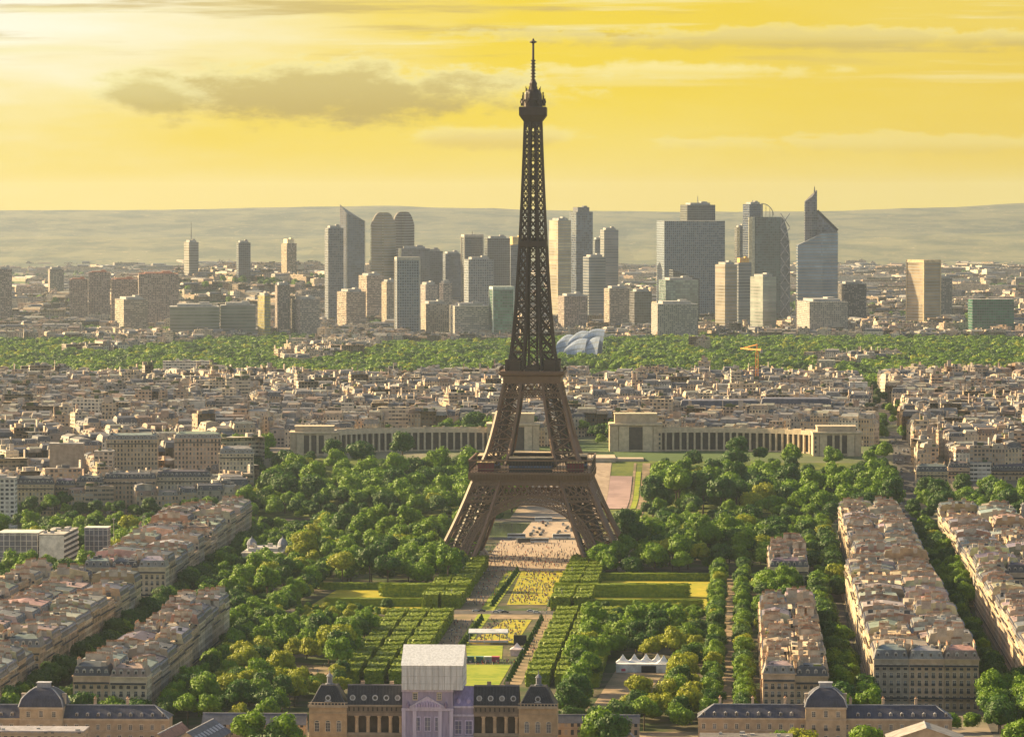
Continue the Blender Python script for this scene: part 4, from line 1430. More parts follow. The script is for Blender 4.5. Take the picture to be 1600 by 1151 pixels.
# ------------------------------------------------------------------ palace with two curved wings on the hill
def palace(mirror, label):
    s = -1 if mirror else 1
    cx = 50.0
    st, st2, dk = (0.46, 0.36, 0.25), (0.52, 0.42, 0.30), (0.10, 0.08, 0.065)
    root = thing('palace_wing', label, 'palace', (cx, 3480, 25), 0, 'wings of the hilltop palace')
    # centre line of the gallery in local coordinates: x outward, y away from the viewer
    path = [(70, 0), (85, 3), (102, 4), (120, 2.5), (138, -1.5), (154, -8), (168, -17), (180, -28), (188, -38)]
    pts = []
    for a, b in zip(path[:-1], path[1:]):
        n = max(1, int(math.dist(a, b) / 2.6))
        for i in range(n):
            pts.append((a[0] + (b[0] - a[0]) * i / n, a[1] + (b[1] - a[1]) * i / n))
    pts.append(path[-1])
    P = [(s * x, y) for x, y in pts]
    wb, rb = MB(), MB()

    def quad(mb, a, b, z0, z1, col):
        q = [(*a, z0), (*b, z0), (*b, z1), (*a, z1)]
        mb.face(q if s > 0 else q[::-1], col)
    nrm = []
    for i in range(len(P)):
        a, b = P[max(0, i - 1)], P[min(len(P) - 1, i + 1)]
        d = Vector((b[0] - a[0], b[1] - a[1])).normalized()
        nrm.append((d.y * s, -d.x * s))          # towards the garden
    off = lambda i, k: (P[i][0] + nrm[i][0] * k, P[i][1] + nrm[i][1] * k)
    for i in range(len(P) - 1):
        quad(wb, off(i, -1.5), off(i + 1, -1.5), -8, 15.0, dk)  # wall behind the columns coloured dark to stand for the shaded recess
        quad(wb, off(i, 0.3), off(i + 1, 0.3), -8, 1.2, st)
        q = [(*off(i, .3), 1.2), (*off(i + 1, .3), 1.2), (*off(i + 1, -1.5), 1.2), (*off(i, -1.5), 1.2)]
        wb.face(q, st)
        quad(rb, off(i, .9), off(i + 1, .9), 14.8, 18.4, st2)
        q = [(*off(i, .9), 18.4), (*off(i + 1, .9), 18.4), (*off(i + 1, -16), 18.4), (*off(i, -16), 18.4)]
        rb.face(q if s > 0 else q[::-1], (0.45, 0.39, 0.32))
        quad(rb, off(i, -1.2), off(i + 1, -1.2), 18.4, 19.3, st)
        q = [(*off(i, .9), 14.8), (*off(i, -1.6), 14.8), (*off(i + 1, -1.6), 14.8), (*off(i + 1, .9), 14.8)]
        rb.face(q if s > 0 else q[::-1], st)
        quad(wb, off(i + 1, -16), off(i, -16), -8, 18.4, st)
        if i % 5 == 2:
            c = off(i, -1.0)
            rb.box(c[0], c[1], 18.4, 2.2, 2.2, 1.6, st2)
    wb.build('gallery_wall', [M_STONE], root)
    rb.build('entablature', [M_STONE], root)
    cm = MB()
    cm.box(0, 0, -4, 1.5, 1.7, 18.8, st2)
    col = cm.data('column', [M_STONE])
    for i in range(1, len(P) - 1, 2):
        o = link('column', col, root, (*off(i, .05), 0))
        o.rotation_euler = (0, 0, math.atan2(nrm[i][1], nrm[i][0]) + PI / 2)

    def pavilion(x0, x1, y, depth, h, attic, nslot, name):
        m = MB()
        x = s * (x0 + x1) / 2
        w = x1 - x0
        m.box(x, y + depth / 2 + 1.2, -10, w, depth, h + 10, st)
        m.box(x, y + depth / 2, h, w + 1.0, depth + 1.8, 1.4, st2)
        m.box(x, y + depth / 2 + 2, h + 1.4, w * .8, depth * .8, attic, (0.44, 0.345, 0.24))
        m.box(x, y + depth / 2 + 2, h + 1.4 + attic, w * .82, depth * .82, .8, st2)
        sw = w * (.46 if nslot > 1 else .30)
        for sx in (-1, 1):
            for q in range(2):
                ww = (w - sw) / 4
                m.box(x + sx * (sw / 2 + ww * (q + .5)), y + .3 + .25 * q, -10, ww - .5, 1.6, h + 9.5, st2 if q == 0 else st)
        m.box(x, y + 1.05, 1.5, sw, .3, h - 3, dk)  # dark sheet painted as the shade between the pavilion columns
        m.build(name, [M_STONE], root)
        for q in range(nslot + 1):
            c = MB(); c.box(0, 0, -6, 1.7, 1.4, h + 5.9, st2)
            c.build('column', [M_STONE], root, (x - sw / 2 + sw * q / nslot, y + .3, 0))
        for q in range(4):
            c = MB(); c.box(0, 0, 0, 1.4, .3, 2.0, (0.05, 0.05, 0.05))
            c.build('window', [M_PANE], root, (x + s * (-1 if nslot == 3 else 1) * (w / 2 - 2.0), y - .62, 2 + q * 3.6))
    pavilion(28, 70, -6, 26, 21.0, 7.0, 1 if s > 0 else 2, 'inner_pavilion')
    pavilion(187, 225, -58, 24, 17.0, 3.6, 3, 'end_pavilion')
    return root


palace(True, 'curved colonnaded palace wing left of the lattice tower')
palace(False, 'curved colonnaded palace wing right of the lattice tower')


def terrace():
    root = thing('terrace', 'beige retaining terrace with stairs between both palace wings', 'terrace', (50, 3400, 0))
    m = MB()
    m.box(0, 36, 4, 62, 90, 20.8, (0.46, 0.36, 0.27))
    for sx in (-1, 1):
        m.box(sx * 42, 30, 4, 22, 70, 19.9, (0.42, 0.33, 0.25))
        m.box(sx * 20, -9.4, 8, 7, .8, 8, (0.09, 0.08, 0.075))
    m.build('retaining_wall', [M_STONE], root)
    for sx in (-1, 1):
        t = MB()
        for k in range(14):
            t.box(sx * 38, -22 + k * 1.9, 4, 12, 1.9, 8 + k * .9, (0.50, 0.42, 0.34))
        t.build('staircase', [M_STONE], root)


terrace()


# ------------------------------------------------------------------ towers of the business district
def gz(y, D):
    return CAMH - (y - HY) * D / FPX


def high_rise(label, x0, x1, ytop, D, col, mat, yaw=0.3, split=0.33, cap=None, mast=0, cat='office tower', name='office_tower', base=-6, slant=None, group=None, rim=None, capcol=(0.3, 0.29, 0.28), plant=True):
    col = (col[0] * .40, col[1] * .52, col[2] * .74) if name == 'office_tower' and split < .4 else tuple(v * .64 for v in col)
    vis = (x1 - x0) / FPX * D
    w = vis * (1 - split) / math.cos(yaw)
    d = vis * split / max(.08, math.sin(yaw)) if yaw > 0.05 else vis * .5
    d = min(d, vis * 1.6)
    xc = ((x0 + x1) / 2 - 800) / FPX * D
    h = gz(ytop, D)
    root = thing(name, label, cat, (xc, D, 0), yaw, group)
    P = [(-w / 2, -d / 2), (w / 2, -d / 2), (w / 2, d / 2), (-w / 2, d / 2)]
    wb = MB()
    zz = h if slant is None else [h, h - slant, h - slant, h]
    wb.prism(P, base, zz, col, 0, topcol=capcol, topmat=1, pitch=6)
    wb.build('facade', [mat, M_PLAIN], root)
    cb = MB()
    if rim:
        for (cx, cy, sx, sy) in ((-w / 2, -d / 2, 2.2, 2.2), (w / 2, -d / 2, 2.2, 2.2), (-w / 2, d / 2, 2.2, 2.2)):
            cb.box(cx, cy, base, sx, sy, h - base + .6, rim)
        cb.box(0, 0, h + .02, w + 1.6, d + 1.6, 5, rim)
        cb.build('frame', [M_PLAIN], root)
    elif slant is None and plant:
        cb.box(0, 0, h + .02, w * .7, d * .7, cap or 4, capcol)
        cb.box(w * .2, 0, h + .02 + (cap or 4), w * .2, d * .3, 2.5, capcol)
        cb.build('plant_room', [M_PLAIN], root)
    if mast:
        mm = MB(); mm.lathe(0, 0, [(1.2, h + 3), (.9, h + 3 + mast * .5), (.4, h + mast)], 6, (0.2, 0.2, 0.2))
        mm.build('mast', [M_PLAIN], root)
    return root


BL, GR, BG, BR, DKB, GLD = (0.06, 0.085, 0.13), (0.16, 0.16, 0.16), (0.46, 0.40, 0.32), (0.24, 0.19, 0.15), (0.045, 0.045, 0.05), (0.55, 0.40, 0.16)
HR = high_rise
HR('narrow brownish grid tower in front of the blade-shaped tower', 507, 537, 356, 7900, (0.34, 0.29, 0.24), M_FACT, .25, .22)
HR('pale tall grid tower standing in front of the grey slab cluster', 617, 656, 406, 7100, (0.46, 0.42, 0.36), M_FACT, .18, .10, rim=(0.40, 0.37, 0.33))
HR('broad brown-grey slab behind the pale grid tower', 622, 672, 388, 8600, (0.17, 0.14, 0.13), M_GLASS, .1, .12)
HR('brown-grey stepped slab next to the broad slab', 660, 692, 392, 8750, (0.15, 0.13, 0.13), M_GLASS, .2, .2)
HR('lower grey slab left of the two dark towers', 690, 722, 396, 8900, (0.20, 0.18, 0.17), M_GLASS, .2, .2)
HR('near-black tower with pale edges behind the beige grid tower', 721, 755, 370, 8700, DKB, M_GLASS, .2, .15, mast=12, rim=(0.42, 0.37, 0.31))
HR('dark brown tower left of the lattice tower shaft', 757, 797, 372, 8500, (0.07, 0.06, 0.06), M_GLASS, .2, .12)
HR('dark slab with golden top partly hidden by the lattice shaft', 792, 822, 382, 8900, (0.11, 0.10, 0.10), M_GLASS, .2, .2, cap=16, capcol=GLD)
HR('beige fine-grid tower in front of the near-black tower', 725, 771, 405, 7700, (0.48, 0.42, 0.34), M_FACT, .22, .16)
HR('low green glass cube left of the lattice shaft', 765, 803, 452, 7000, (0.10, 0.24, 0.17), M_GLASS, .15, .15, rim=(0.40, 0.44, 0.40), name='glass_block', cat='office block')
HR('low white banded block left of the green glass cube', 702, 764, 477, 7050, (0.50, 0.47, 0.42), M_FACB, .1, .15, name='office_slab', cat='office block')
HR('squat beige grid block right of the pale grid tower', 657, 702, 474, 7150, (0.44, 0.38, 0.30), M_FACC, .2, .2, name='office_slab', cat='office block')
HR('tall beige banded tower touching the lattice shaft', 858, 892, 344, 8300, (0.50, 0.43, 0.30), M_GLASSF, .35, .4)
HR('tall grey tower with stepped top and golden left side', 890, 926, 331, 8350, (0.14, 0.15, 0.165), M_GLASS, .35, .28, cap=9, capcol=(0.12, 0.125, 0.14))
HR('slim beige tower behind the grey foreground slab', 938, 966, 359, 8700, (0.36, 0.30, 0.24), M_GLASSF, .25, .2)
HR('dark lower tower between two beige towers', 926, 944, 374, 8800, (0.13, 0.13, 0.13), M_GLASS, .2, .2)
HR('mid-height grey slab before the stepped grey tower', 911, 946, 401, 8100, (0.24, 0.22, 0.19), M_GLASSF, .3, .25)
HR('beige terraced block below the grey slab', 944, 983, 450, 7500, (0.44, 0.36, 0.28), M_FACB, .25, .2, name='office_slab', cat='office block')
HR('dark low block right of the beige terraced block', 984, 1018, 455, 7600, (0.13, 0.12, 0.12), M_GLASS, .2, .2, name='office_slab', cat='office block')
HR('long pale ribbed block at the foot of the wide grid tower', 1019, 1089, 474, 7000, (0.46, 0.42, 0.38), M_FACC, .08, .1, name='office_slab', cat='office block')
HR('low brownish block beside the golden-edged shed', 872, 918, 462, 7400, (0.34, 0.27, 0.23), M_FACC, .25, .2, name='office_slab', cat='office block')
HR('very wide grey grid tower with bluish middle seam', 1027, 1131, 345, 8200, (0.38, 0.37, 0.33), M_FACT, .12, .09, plant=False)
HR('dark box-shaped tower rising behind the wide grid tower', 1063, 1117, 320, 8600, (0.06, 0.055, 0.05), M_GLASS, .3, .18, mast=18)
HR('low teal glass block with bright seams under the wide tower', 1030, 1090, 437, 7500, (0.22, 0.30, 0.27), M_GLASS, .15, .15, name='glass_block', cat='office block')
HR('dark wedge-roofed hall between teal block and wide tower', 1046, 1092, 421, 7700, (0.045, 0.05, 0.065), M_GLASS, .1, .1, slant=16, name='glass_block', cat='office block')
HR('tall beige-grey tower left of the arc-topped dark tower', 1118, 1151, 413, 7300, (0.36, 0.31, 0.24), M_GLASSF, .4, .42)
HR('grey tower with orange lit top band beside arc-topped tower', 1148, 1174, 410, 7600, (0.28, 0.24, 0.20), M_GLASSF, .3, .2, cap=8, capcol=(0.6, 0.36, 0.12))
HR('dark slim tower behind with slanting pale strip', 1148, 1166, 355, 8600, (0.10, 0.10, 0.12), M_GLASS, .3, .4)
HR('dark tower with curved glass quarter on its top', 1161, 1191, 319, 8500, (0.09, 0.10, 0.12), M_GLASS, .3, .3, mast=8)
HR('pale banded glass tower before the arc-topped dark tower', 1173, 1212, 432, 7200, (0.34, 0.38, 0.34), M_GLASSF, .42, .45)
HR('pale ribbed low block at the foot of the spire tower', 1246, 1321, 470, 7100, (0.50, 0.45, 0.40), M_FACC, .12, .2, name='office_slab', cat='office block')
HR('dark ribbed slab right of the spire tower', 1311, 1352, 443, 7900, (0.09, 0.085, 0.09), M_FACC, .1, .12, name='office_slab', cat='office block')
HR('lone square tower with golden left face and pale top band', 1418, 1468, 410, 7700, (0.40, 0.31, 0.20), M_GLASSF, .5, .46, rim=(0.48, 0.38, 0.24))
HR('grey grid slab just right of the lone golden tower', 1464, 1487, 434, 8300, (0.24, 0.22, 0.20), M_FACC, .1, .1, name='office_slab', cat='office block')
HR('wide green mirrored glass block near the right edge', 1514, 1583, 467, 7200, (0.05, 0.20, 0.12), M_GLASS, .1, .05, name='glass_block', cat='office block', plant=False)
HR('slim grey tower with thin antenna over the left suburbs', 287, 311, 378, 9000, (0.22, 0.21, 0.20), M_GLASSF, .4, .4, mast=42)
HR('dark grey slab tower right of the antenna tower', 369, 392, 379, 8900, (0.10, 0.10, 0.11), M_GLASS, .25, .2)
HR('beige tower with pale golden crown over the left suburbs', 439, 464, 380, 9200, (0.42, 0.33, 0.22), M_FACC, .35, .4, cap=9, capcol=(0.62, 0.52, 0.34))
HR('brownish apartment tower beside the glowing glass block', 429, 454, 445, 7200, (0.28, 0.22, 0.19), M_FACC, .2, .2, name='apartment_tower', cat='apartment tower')
HR('narrow block of glowing yellow glass on the left', 401, 424, 461, 7000, (0.50, 0.42, 0.15), M_GLASS, .35, .6, name='glass_block', cat='office block')
HR('long low grey-green glass block left of the glowing block', 262, 345, 478, 7050, (0.24, 0.25, 0.20), M_GLASSF, .08, .08, name='glass_block', cat='office block')
HR('second long glass block adjoining the glowing yellow block', 342, 401, 476, 7100, (0.20, 0.22, 0.20), M_GLASSF, .08, .08, name='glass_block', cat='office block')
HR('beige banded office block below the red-topped apartments', 177, 233, 467, 7300, (0.46, 0.39, 0.29), M_FACB, .3, .35, name='office_slab', cat='office block')
HR('brown apartment slab at the left picture edge', -6, 20, 420, 8000, (0.28, 0.22, 0.20), M_FACC, .2, .2, name='apartment_slab', cat='apartment block')
HR('pair-topped apartment slab among the left trees', 74, 101, 420, 9000, (0.36, 0.29, 0.25), M_FACC, .2, .2, name='apartment_slab', cat='apartment block')
for i, (a, b, yt, D) in enumerate(((107, 138, 436, 7900), (137, 173, 425, 8000), (172, 216, 436, 7800), (214, 281, 427, 7700))):
    HR(f'reddish-roofed long apartment slab, {ORD[i]} from left of four in a row', a, b, yt, D, (0.42, 0.32, 0.26), M_FACC, .1, .08, name='apartment_slab', cat='apartment block', cap=2, capcol=(0.38, 0.17, 0.11), group='row of long apartment slabs')
for i, (a, b, yt, D) in enumerate(((560, 600, 430, 8300), (596, 620, 440, 7900), (655, 684, 444, 8000), (686, 706, 442, 7800), (526, 572, 455, 7500), (454, 500, 467, 7200))):
    HR(f'plain pinkish low block, {ORD[i]} of six between the left towers', a, b, yt, D, R.choice([(0.48, 0.37, 0.28), (0.45, 0.39, 0.36), (0.52, 0.42, 0.30)]), R.choice([M_FACC, M_FACB]), .4, .35, name='office_slab', cat='office block', group='low blocks among towers')


def blade_tower():
    D = 8600
    k = D / FPX
    X = lambda px: (px - 553) * k
    root = thing('office_tower', 'blade-shaped dark blue tower with sloping pointed top', 'office tower', ((553 - 800) * k, D, 0))
    m = MB()
    zt, zs = gz(319, D), gz(346, D)
    P = [(X(531), 6), (X(542), -8), (X(570), -2), (X(570), 34), (X(535), 40)]
    m.prism(P, -6, [zt, zt - 18, zs, zs, zt - 6], BL, 0, topcol=(0.25, 0.24, 0.22), topmat=1, pitch=6)
    m.build('facade', [M_GLASS, M_PLAIN], root)
    e = MB()
    e.bar((X(542), -8.6, -6), (X(542), -8.6, zt - 17), 2.4, (0.45, 0.40, 0.32)); e.bar((X(570), -2.6, -6), (X(570), -2.6, zs), 1.8, (0.40, 0.37, 0.33))
    e.bar((X(542), -8.6, zt - 17), (X(570), -2.4, zs), 2.2, (0.16, 0.17, 0.2))
    e.build('edge_fin', [M_PLAIN], root)


blade_tower()


def round_top(label, x0, x1, ytop, D, col):
    k = D / FPX
    w = (x1 - x0) * k
    h = gz(ytop, D)
    root = thing('office_tower', label, 'office tower', (((x0 + x1) / 2 - 800) * k, D, 0), .1)
    m = MB()
    n = 12
    for half, xa, xb in ((0, -w / 2, -w * .06), (1, -w * .03, w / 2)):
        prof = []
        for i in range(n + 1):
            t = i / n
            x = xa + (xb - xa) * t
            f = abs(x) / (w / 2)
            prof.append((x, h - 26 * max(0, (f - .25) / .75) ** 2.4))
        for i in range(n):
            (a, za), (b, zb) = prof[i], prof[i + 1]
            yf = lambda x: -10 - 9 * math.cos(x / w * PI)
            m.face([(a, yf(a), -6), (b, yf(b), -6), (b, yf(b), zb), (a, yf(a), za)], col, 0, [(a, 0), (b, 0), (b, zb), (a, za)])
            m.face([(a, yf(a), za), (b, yf(b), zb), (b, 22, zb), (a, 22, za)], (0.12, 0.11, 0.1), 1)
        for x, z in (prof[0], prof[-1]):
            m.face([(x, yf(x), -6), (x, 22, -6), (x, 22, z), (x, yf(x), z)], col, 0, [(0, 0), (30, 0), (30, z), (0, z)])
    m.build('facade', [M_GLASSF, M_PLAIN], root)


round_top('round-shouldered bronze twin tower, the wider one in front', 580, 618, 332, 8600, (0.17, 0.14, 0.10))
round_top('round-shouldered darker twin tower standing behind its wider twin', 613, 647, 331, 8800, (0.075, 0.065, 0.06))


def arc_tower():
    D = 7900
    k = D / FPX
    X = lambda px: (px - 1200) * k
    root = thing('office_tower', 'big dark teal tower with flat top and arched right side', 'office tower', ((1200 - 800) * k, D, 0))
    m = MB()
    h = gz(339, D)
    m.prism([(X(1171), 0), (X(1180), -10), (X(1219), -10), (X(1219), 40), (X(1171), 40)], -6, h, (0.055, 0.085, 0.09), 0, topcol=(.1, .1, .11), topmat=1, pitch=6)
    m.build('facade', [M_GLASS, M_PLAIN], root)
    s = MB()
    s.bar((X(1172.5), -3, -6), (X(1172.5), -3, h), 7, (0.46, 0.44, 0.34)); s.bar((X(1176.5), -8, -6), (X(1176.5), -8, h), 5, (0.42, 0.41, 0.33))
    s.build('edge_strip', [M_PLAIN], root)
    a = MB()
    n = 14
    pr = []
    for i in range(n + 1):
        t = i / n
        pr.append((X(1219) + (X(1234) - X(1219)) * math.sin(t * PI / 2) ** 1.0, h - (h - gz(412, D)) * (1 - math.cos(t * PI / 2)) ))
    pr.append((X(1234), -6))
    for (xa, za), (xb, zb) in zip(pr[:-1], pr[1:]):
        a.face([(xa, -9, -6), (xb, -9, -6), (xb, -9, zb), (xa, -9, za)], (0.12, 0.13, 0.16), 0, [(xa, 0), (xb, 0), (xb, zb), (xa, za)])
        a.face([(xa, -9, za), (xb, -9, zb), (xb, 38, zb), (xa, 38, za)], (0.22, 0.23, 0.26), 0)
    for z in range(0, int(h) - 10, 26):
        a.bar((X(1219), -9.6, z), (X(1233), -9.6, z + 24), 1.6, (0.34, 0.33, 0.36), 1); a.bar((X(1233), -9.6, z), (X(1219), -9.6, z + 24), 1.6, (0.34, 0.33, 0.36), 1)
    a.build('arched_flank', [M_GLASS, M_PLAIN], root)
    # curved glass quarter of the tower behind
    q = MB()
    D2 = 8480
    k2 = D2 / FPX
    xx = lambda px: (px - 800) * k2 - (1200 - 800) * k
    for i in range(8):
        t0, t1 = PI / 2 * i / 8, PI / 2 * (i + 1) / 8
        z0, r, wd = gz(337, D2), gz(318, D2) - gz(337, D2), (1208 - 1189) * k2
        pa, pb = (xx(1189) + wd * math.sin(t0), z0 + r * math.cos(t0)), (xx(1189) + wd * math.sin(t1), z0 + r * math.cos(t1))
        q.bar((pa[0], D2 - D - 5, pa[1]), (pb[0], D2 - D - 5, pb[1]), 1.6, (0.3, 0.28, 0.24), 1)
        if i % 2 == 0:
            q.bar((pa[0], D2 - D - 5, pa[1]), (pa[0], D2 - D - 5, z0 - 30), 1.0, (0.3, 0.28, 0.24), 1)
    root2 = thing('glass_quarter_vault', 'thin curved rib vault beside the top of the dark tower', 'roof structure', (root.location.x, D, 0))
    q.build('rib_frame', [M_GLASS, M_PLAIN], root2)


arc_tower()


def spire_tower():
    D = 7800
    k = D / FPX
    X = lambda px: (px - 1278) * k
    Z = lambda py: gz(py, D)
    root = thing('office_tower', 'blue glass tower with tall faceted spire and slanting roofs', 'office tower', ((1278 - 800) * k, D, 0))
    # front body with slanting top
    m = MB()
    P = [(X(1246), -8), (X(1284), -16), (X(1298), -6), (X(1309), 0), (X(1309), 34), (X(1246), 34)]
    m.prism(P, -6, [Z(383), Z(364), Z(355), Z(363), Z(363), Z(383)], (0.16, 0.22, 0.30), 0, topcol=(0.12, 0.13, 0.16), topmat=1, pitch=6)
    m.build('facade', [M_GLASSF, M_PLAIN], root)
    s = MB()
    Q = [(X(1258), 6), (X(1268), 0), (X(1276.5), 4), (X(1276.5), 30), (X(1258), 30)]
    s.prism(Q, 20, [Z(315), Z(308), Z(297), Z(297), Z(315)], (0.06, 0.07, 0.10), 0, topcol=(.06, .06, .07), topmat=1, pitch=6)
    s.build('spire', [M_GLASS, M_PLAIN], root)
    r = MB()
    R1 = [(X(1276.6), 5), (X(1284), 2), (X(1309), 10), (X(1309), 33), (X(1276.6), 30)]
    r.prism(R1, 60, [Z(330), Z(341), Z(361), Z(361), Z(330)], (0.09, 0.10, 0.14), 0, topcol=(0.08, 0.08, 0.1), topmat=1, pitch=6)
    r.bar((X(1277), 4, Z(329)), (X(1309), 9, Z(360)), 4, (0.05, 0.05, 0.06), 1)
    r.build('sloping_shoulder', [M_GLASS, M_PLAIN], root)
    mm = MB()
    mm.lathe(X(1273), 12, [(1.5, Z(303)), (1.2, Z(297)), (.4, Z(291))], 6, (.1, .1, .1))
    mm.build('mast', [M_PLAIN], root)


spire_tower()


def glass_sails():
    D = 6250
    k = D / FPX
    X = lambda px: (px - 906) * k
    root = thing('glass_sail_building', 'pale blue building of billowing glass sails in the far wood', 'building', ((906 - 800) * k, D, 0))
    for i, (x0, x1, y0, y1, yt0, yt1) in enumerate(((866, 892, 0, 8, 534, 525), (884, 914, -10, 0, 530, 518), (905, 940, -14, 4, 524, 516), (878, 912, -30, -14, 543, 529), (906, 932, -34, -16, 541, 526))):
        m = MB()
        n = 8
        for a in range(n):
            for b in range(n):
                def pt(s, t):
                    x = X(x0) + (X(x1) - X(x0)) * s
                    zz = gz(yt0, D) + (gz(yt1, D) - gz(yt0, D)) * s
                    return (x + 6 * t, y0 + 26 * t + 5 * math.sin(PI * s), 6 + (zz - 6) * math.sin(t * PI / 2) + 5 * math.sin(PI * s) * t)
                m.face([pt(a / n, b / n), pt((a + 1) / n, b / n), pt((a + 1) / n, (b + 1) / n), pt(a / n, (b + 1) / n)], (0.24, 0.29, 0.38), 0, [(a * 3, b * 3), (a * 3 + 3, b * 3), (a * 3 + 3, b * 3 + 3), (a * 3, b * 3 + 3)])
        m.build('sail', [M_SAIL], root)


M_SAIL = mat_glass('white_glass_sail', 3.0, 6.0, mull=(0.14, 0.16, 0.19), vary=.15)
glass_sails()


# ------------------------------------------------------------------ the quarters beyond: simple houses gathered in one mass, the largest by themselves
WALLC = [(0.48, 0.37, 0.25), (0.41, 0.30, 0.20), (0.50, 0.42, 0.31), (0.35, 0.255, 0.18), (0.32, 0.265, 0.22), (0.44, 0.305, 0.205), (0.60, 0.53, 0.43)]
ROOFC = [(0.19, 0.18, 0.18), (0.10, 0.10, 0.115), (0.23, 0.21, 0.195), (0.35, 0.27, 0.195), (0.075, 0.08, 0.095), (0.42, 0.33, 0.24), (0.23, 0.15, 0.105)]


def simple_house(mb, x, y, z, w, d, h, yaw, rr, wc=None, rc=None, flat=None, fac=1, chim=True):
    """mats: 0 plain, 1.. facades, last roof(4)"""
    wc = wc or rr.choice(WALLC); rc = rc or rr.choice(ROOFC)
    if flat is None: flat = rr.random() < .38
    c, s = math.cos(yaw), math.sin(yaw)
    Lc = lambda a, b: (x + c * a - s * b, y + s * a + c * b)
    P = [Lc(-w / 2, -d / 2), Lc(w / 2, -d / 2), Lc(w / 2, d / 2), Lc(-w / 2, d / 2)]
    mb.walls(P, z - 8, z + h, wc, fac, skip=(2,))
    q = (0.6 + rr.random() * .4)
    if flat:
        mb.face([(*p, z + h) for p in P], tuple(v * .8 for v in wc) if rr.random() < .4 else rr.choice([(0.22, 0.20, 0.19), (0.15, 0.145, 0.145), (0.30, 0.26, 0.22)]), 0)
        for _ in range(rr.randint(2, 5)):
            a, b = rr.uniform(-w * .36, w * .36), rr.uniform(-d * .25, d * .25)
            mb.box(*Lc(a, b), z + h, rr.uniform(2, 6), rr.uniform(2, 5), rr.uniform(1.4, 3.2), rr.choice([wc, (0.40, 0.35, 0.31), (0.12, 0.12, 0.13), (0.06, 0.08, 0.03)]), 0, yaw)
    else:
        h1, ins = rr.uniform(2.6, 4), 1.0
        B = [Lc(-w / 2 + ins, -d / 2 + ins), Lc(w / 2 - ins, -d / 2 + ins), Lc(w / 2 - ins, d / 2 - ins), Lc(-w / 2 + ins, d / 2 - ins)]
        for i in range(4):
            j = (i + 1) % 4
            L = w if i % 2 == 0 else d
            mb.face([(*P[i], z + h), (*P[j], z + h), (*B[j], z + h + h1), (*B[i], z + h + h1)], rc, 4, [(0, 0), (L, 0), (L, 3), (0, 3)])
        r0, r1 = Lc(-w / 2 + ins, 0), Lc(w / 2 - ins, 0)
        zr = z + h + h1 + rr.uniform(.6, 1.8)
        up = tuple(min(.34, v * q * 1.45) for v in rc)
        mb.face([(*B[0], z + h + h1), (*B[1], z + h + h1), (*r1, zr), (*r0, zr)], up, 4); mb.face([(*B[2], z + h + h1), (*B[3], z + h + h1), (*r0, zr), (*r1, zr)], up, 4)
        mb.face([(*B[1], z + h + h1), (*B[2], z + h + h1), (*r1, zr)], wc, 0); mb.face([(*B[3], z + h + h1), (*B[0], z + h + h1), (*r0, zr)], wc, 0)
        if chim:
            n = max(1, int(w / 6))
            for i in range(n):      # dormers on the street side
                a = -w / 2 + w * (i + .5) / n
                mb.box(*Lc(a, -d / 2 + .9), z + h + .5, 1.5, 1.8, 1.9, (0.44, 0.41, 0.39), 0, yaw)
                mb.face([(*Lc(a - .5, -d / 2 - .05), z + h + .8), (*Lc(a + .5, -d / 2 - .05), z + h + .8), (*Lc(a + .5, -d / 2 - .05), z + h + 2.1), (*Lc(a - .5, -d / 2 - .05), z + h + 2.1)], (.03, .03, .04), 0)
    if chim:
        for _ in range(rr.randint(0, 2)):
            a = rr.choice([-w / 2 + .4, w / 2 - .4]); b = rr.uniform(-d * .3, d * .3)
            mb.box(*Lc(a, b), z + h, .9, rr.uniform(2, 5), rr.uniform(4.4, 6.4), rr.choice([(0.38, 0.32, 0.27), (0.33, 0.24, 0.19), (0.42, 0.37, 0.33)]), 0, yaw)


CMATS = [M_PLAIN, M_FAC, M_FACB, M_FACC, M_ROOF]
HOUSES = []


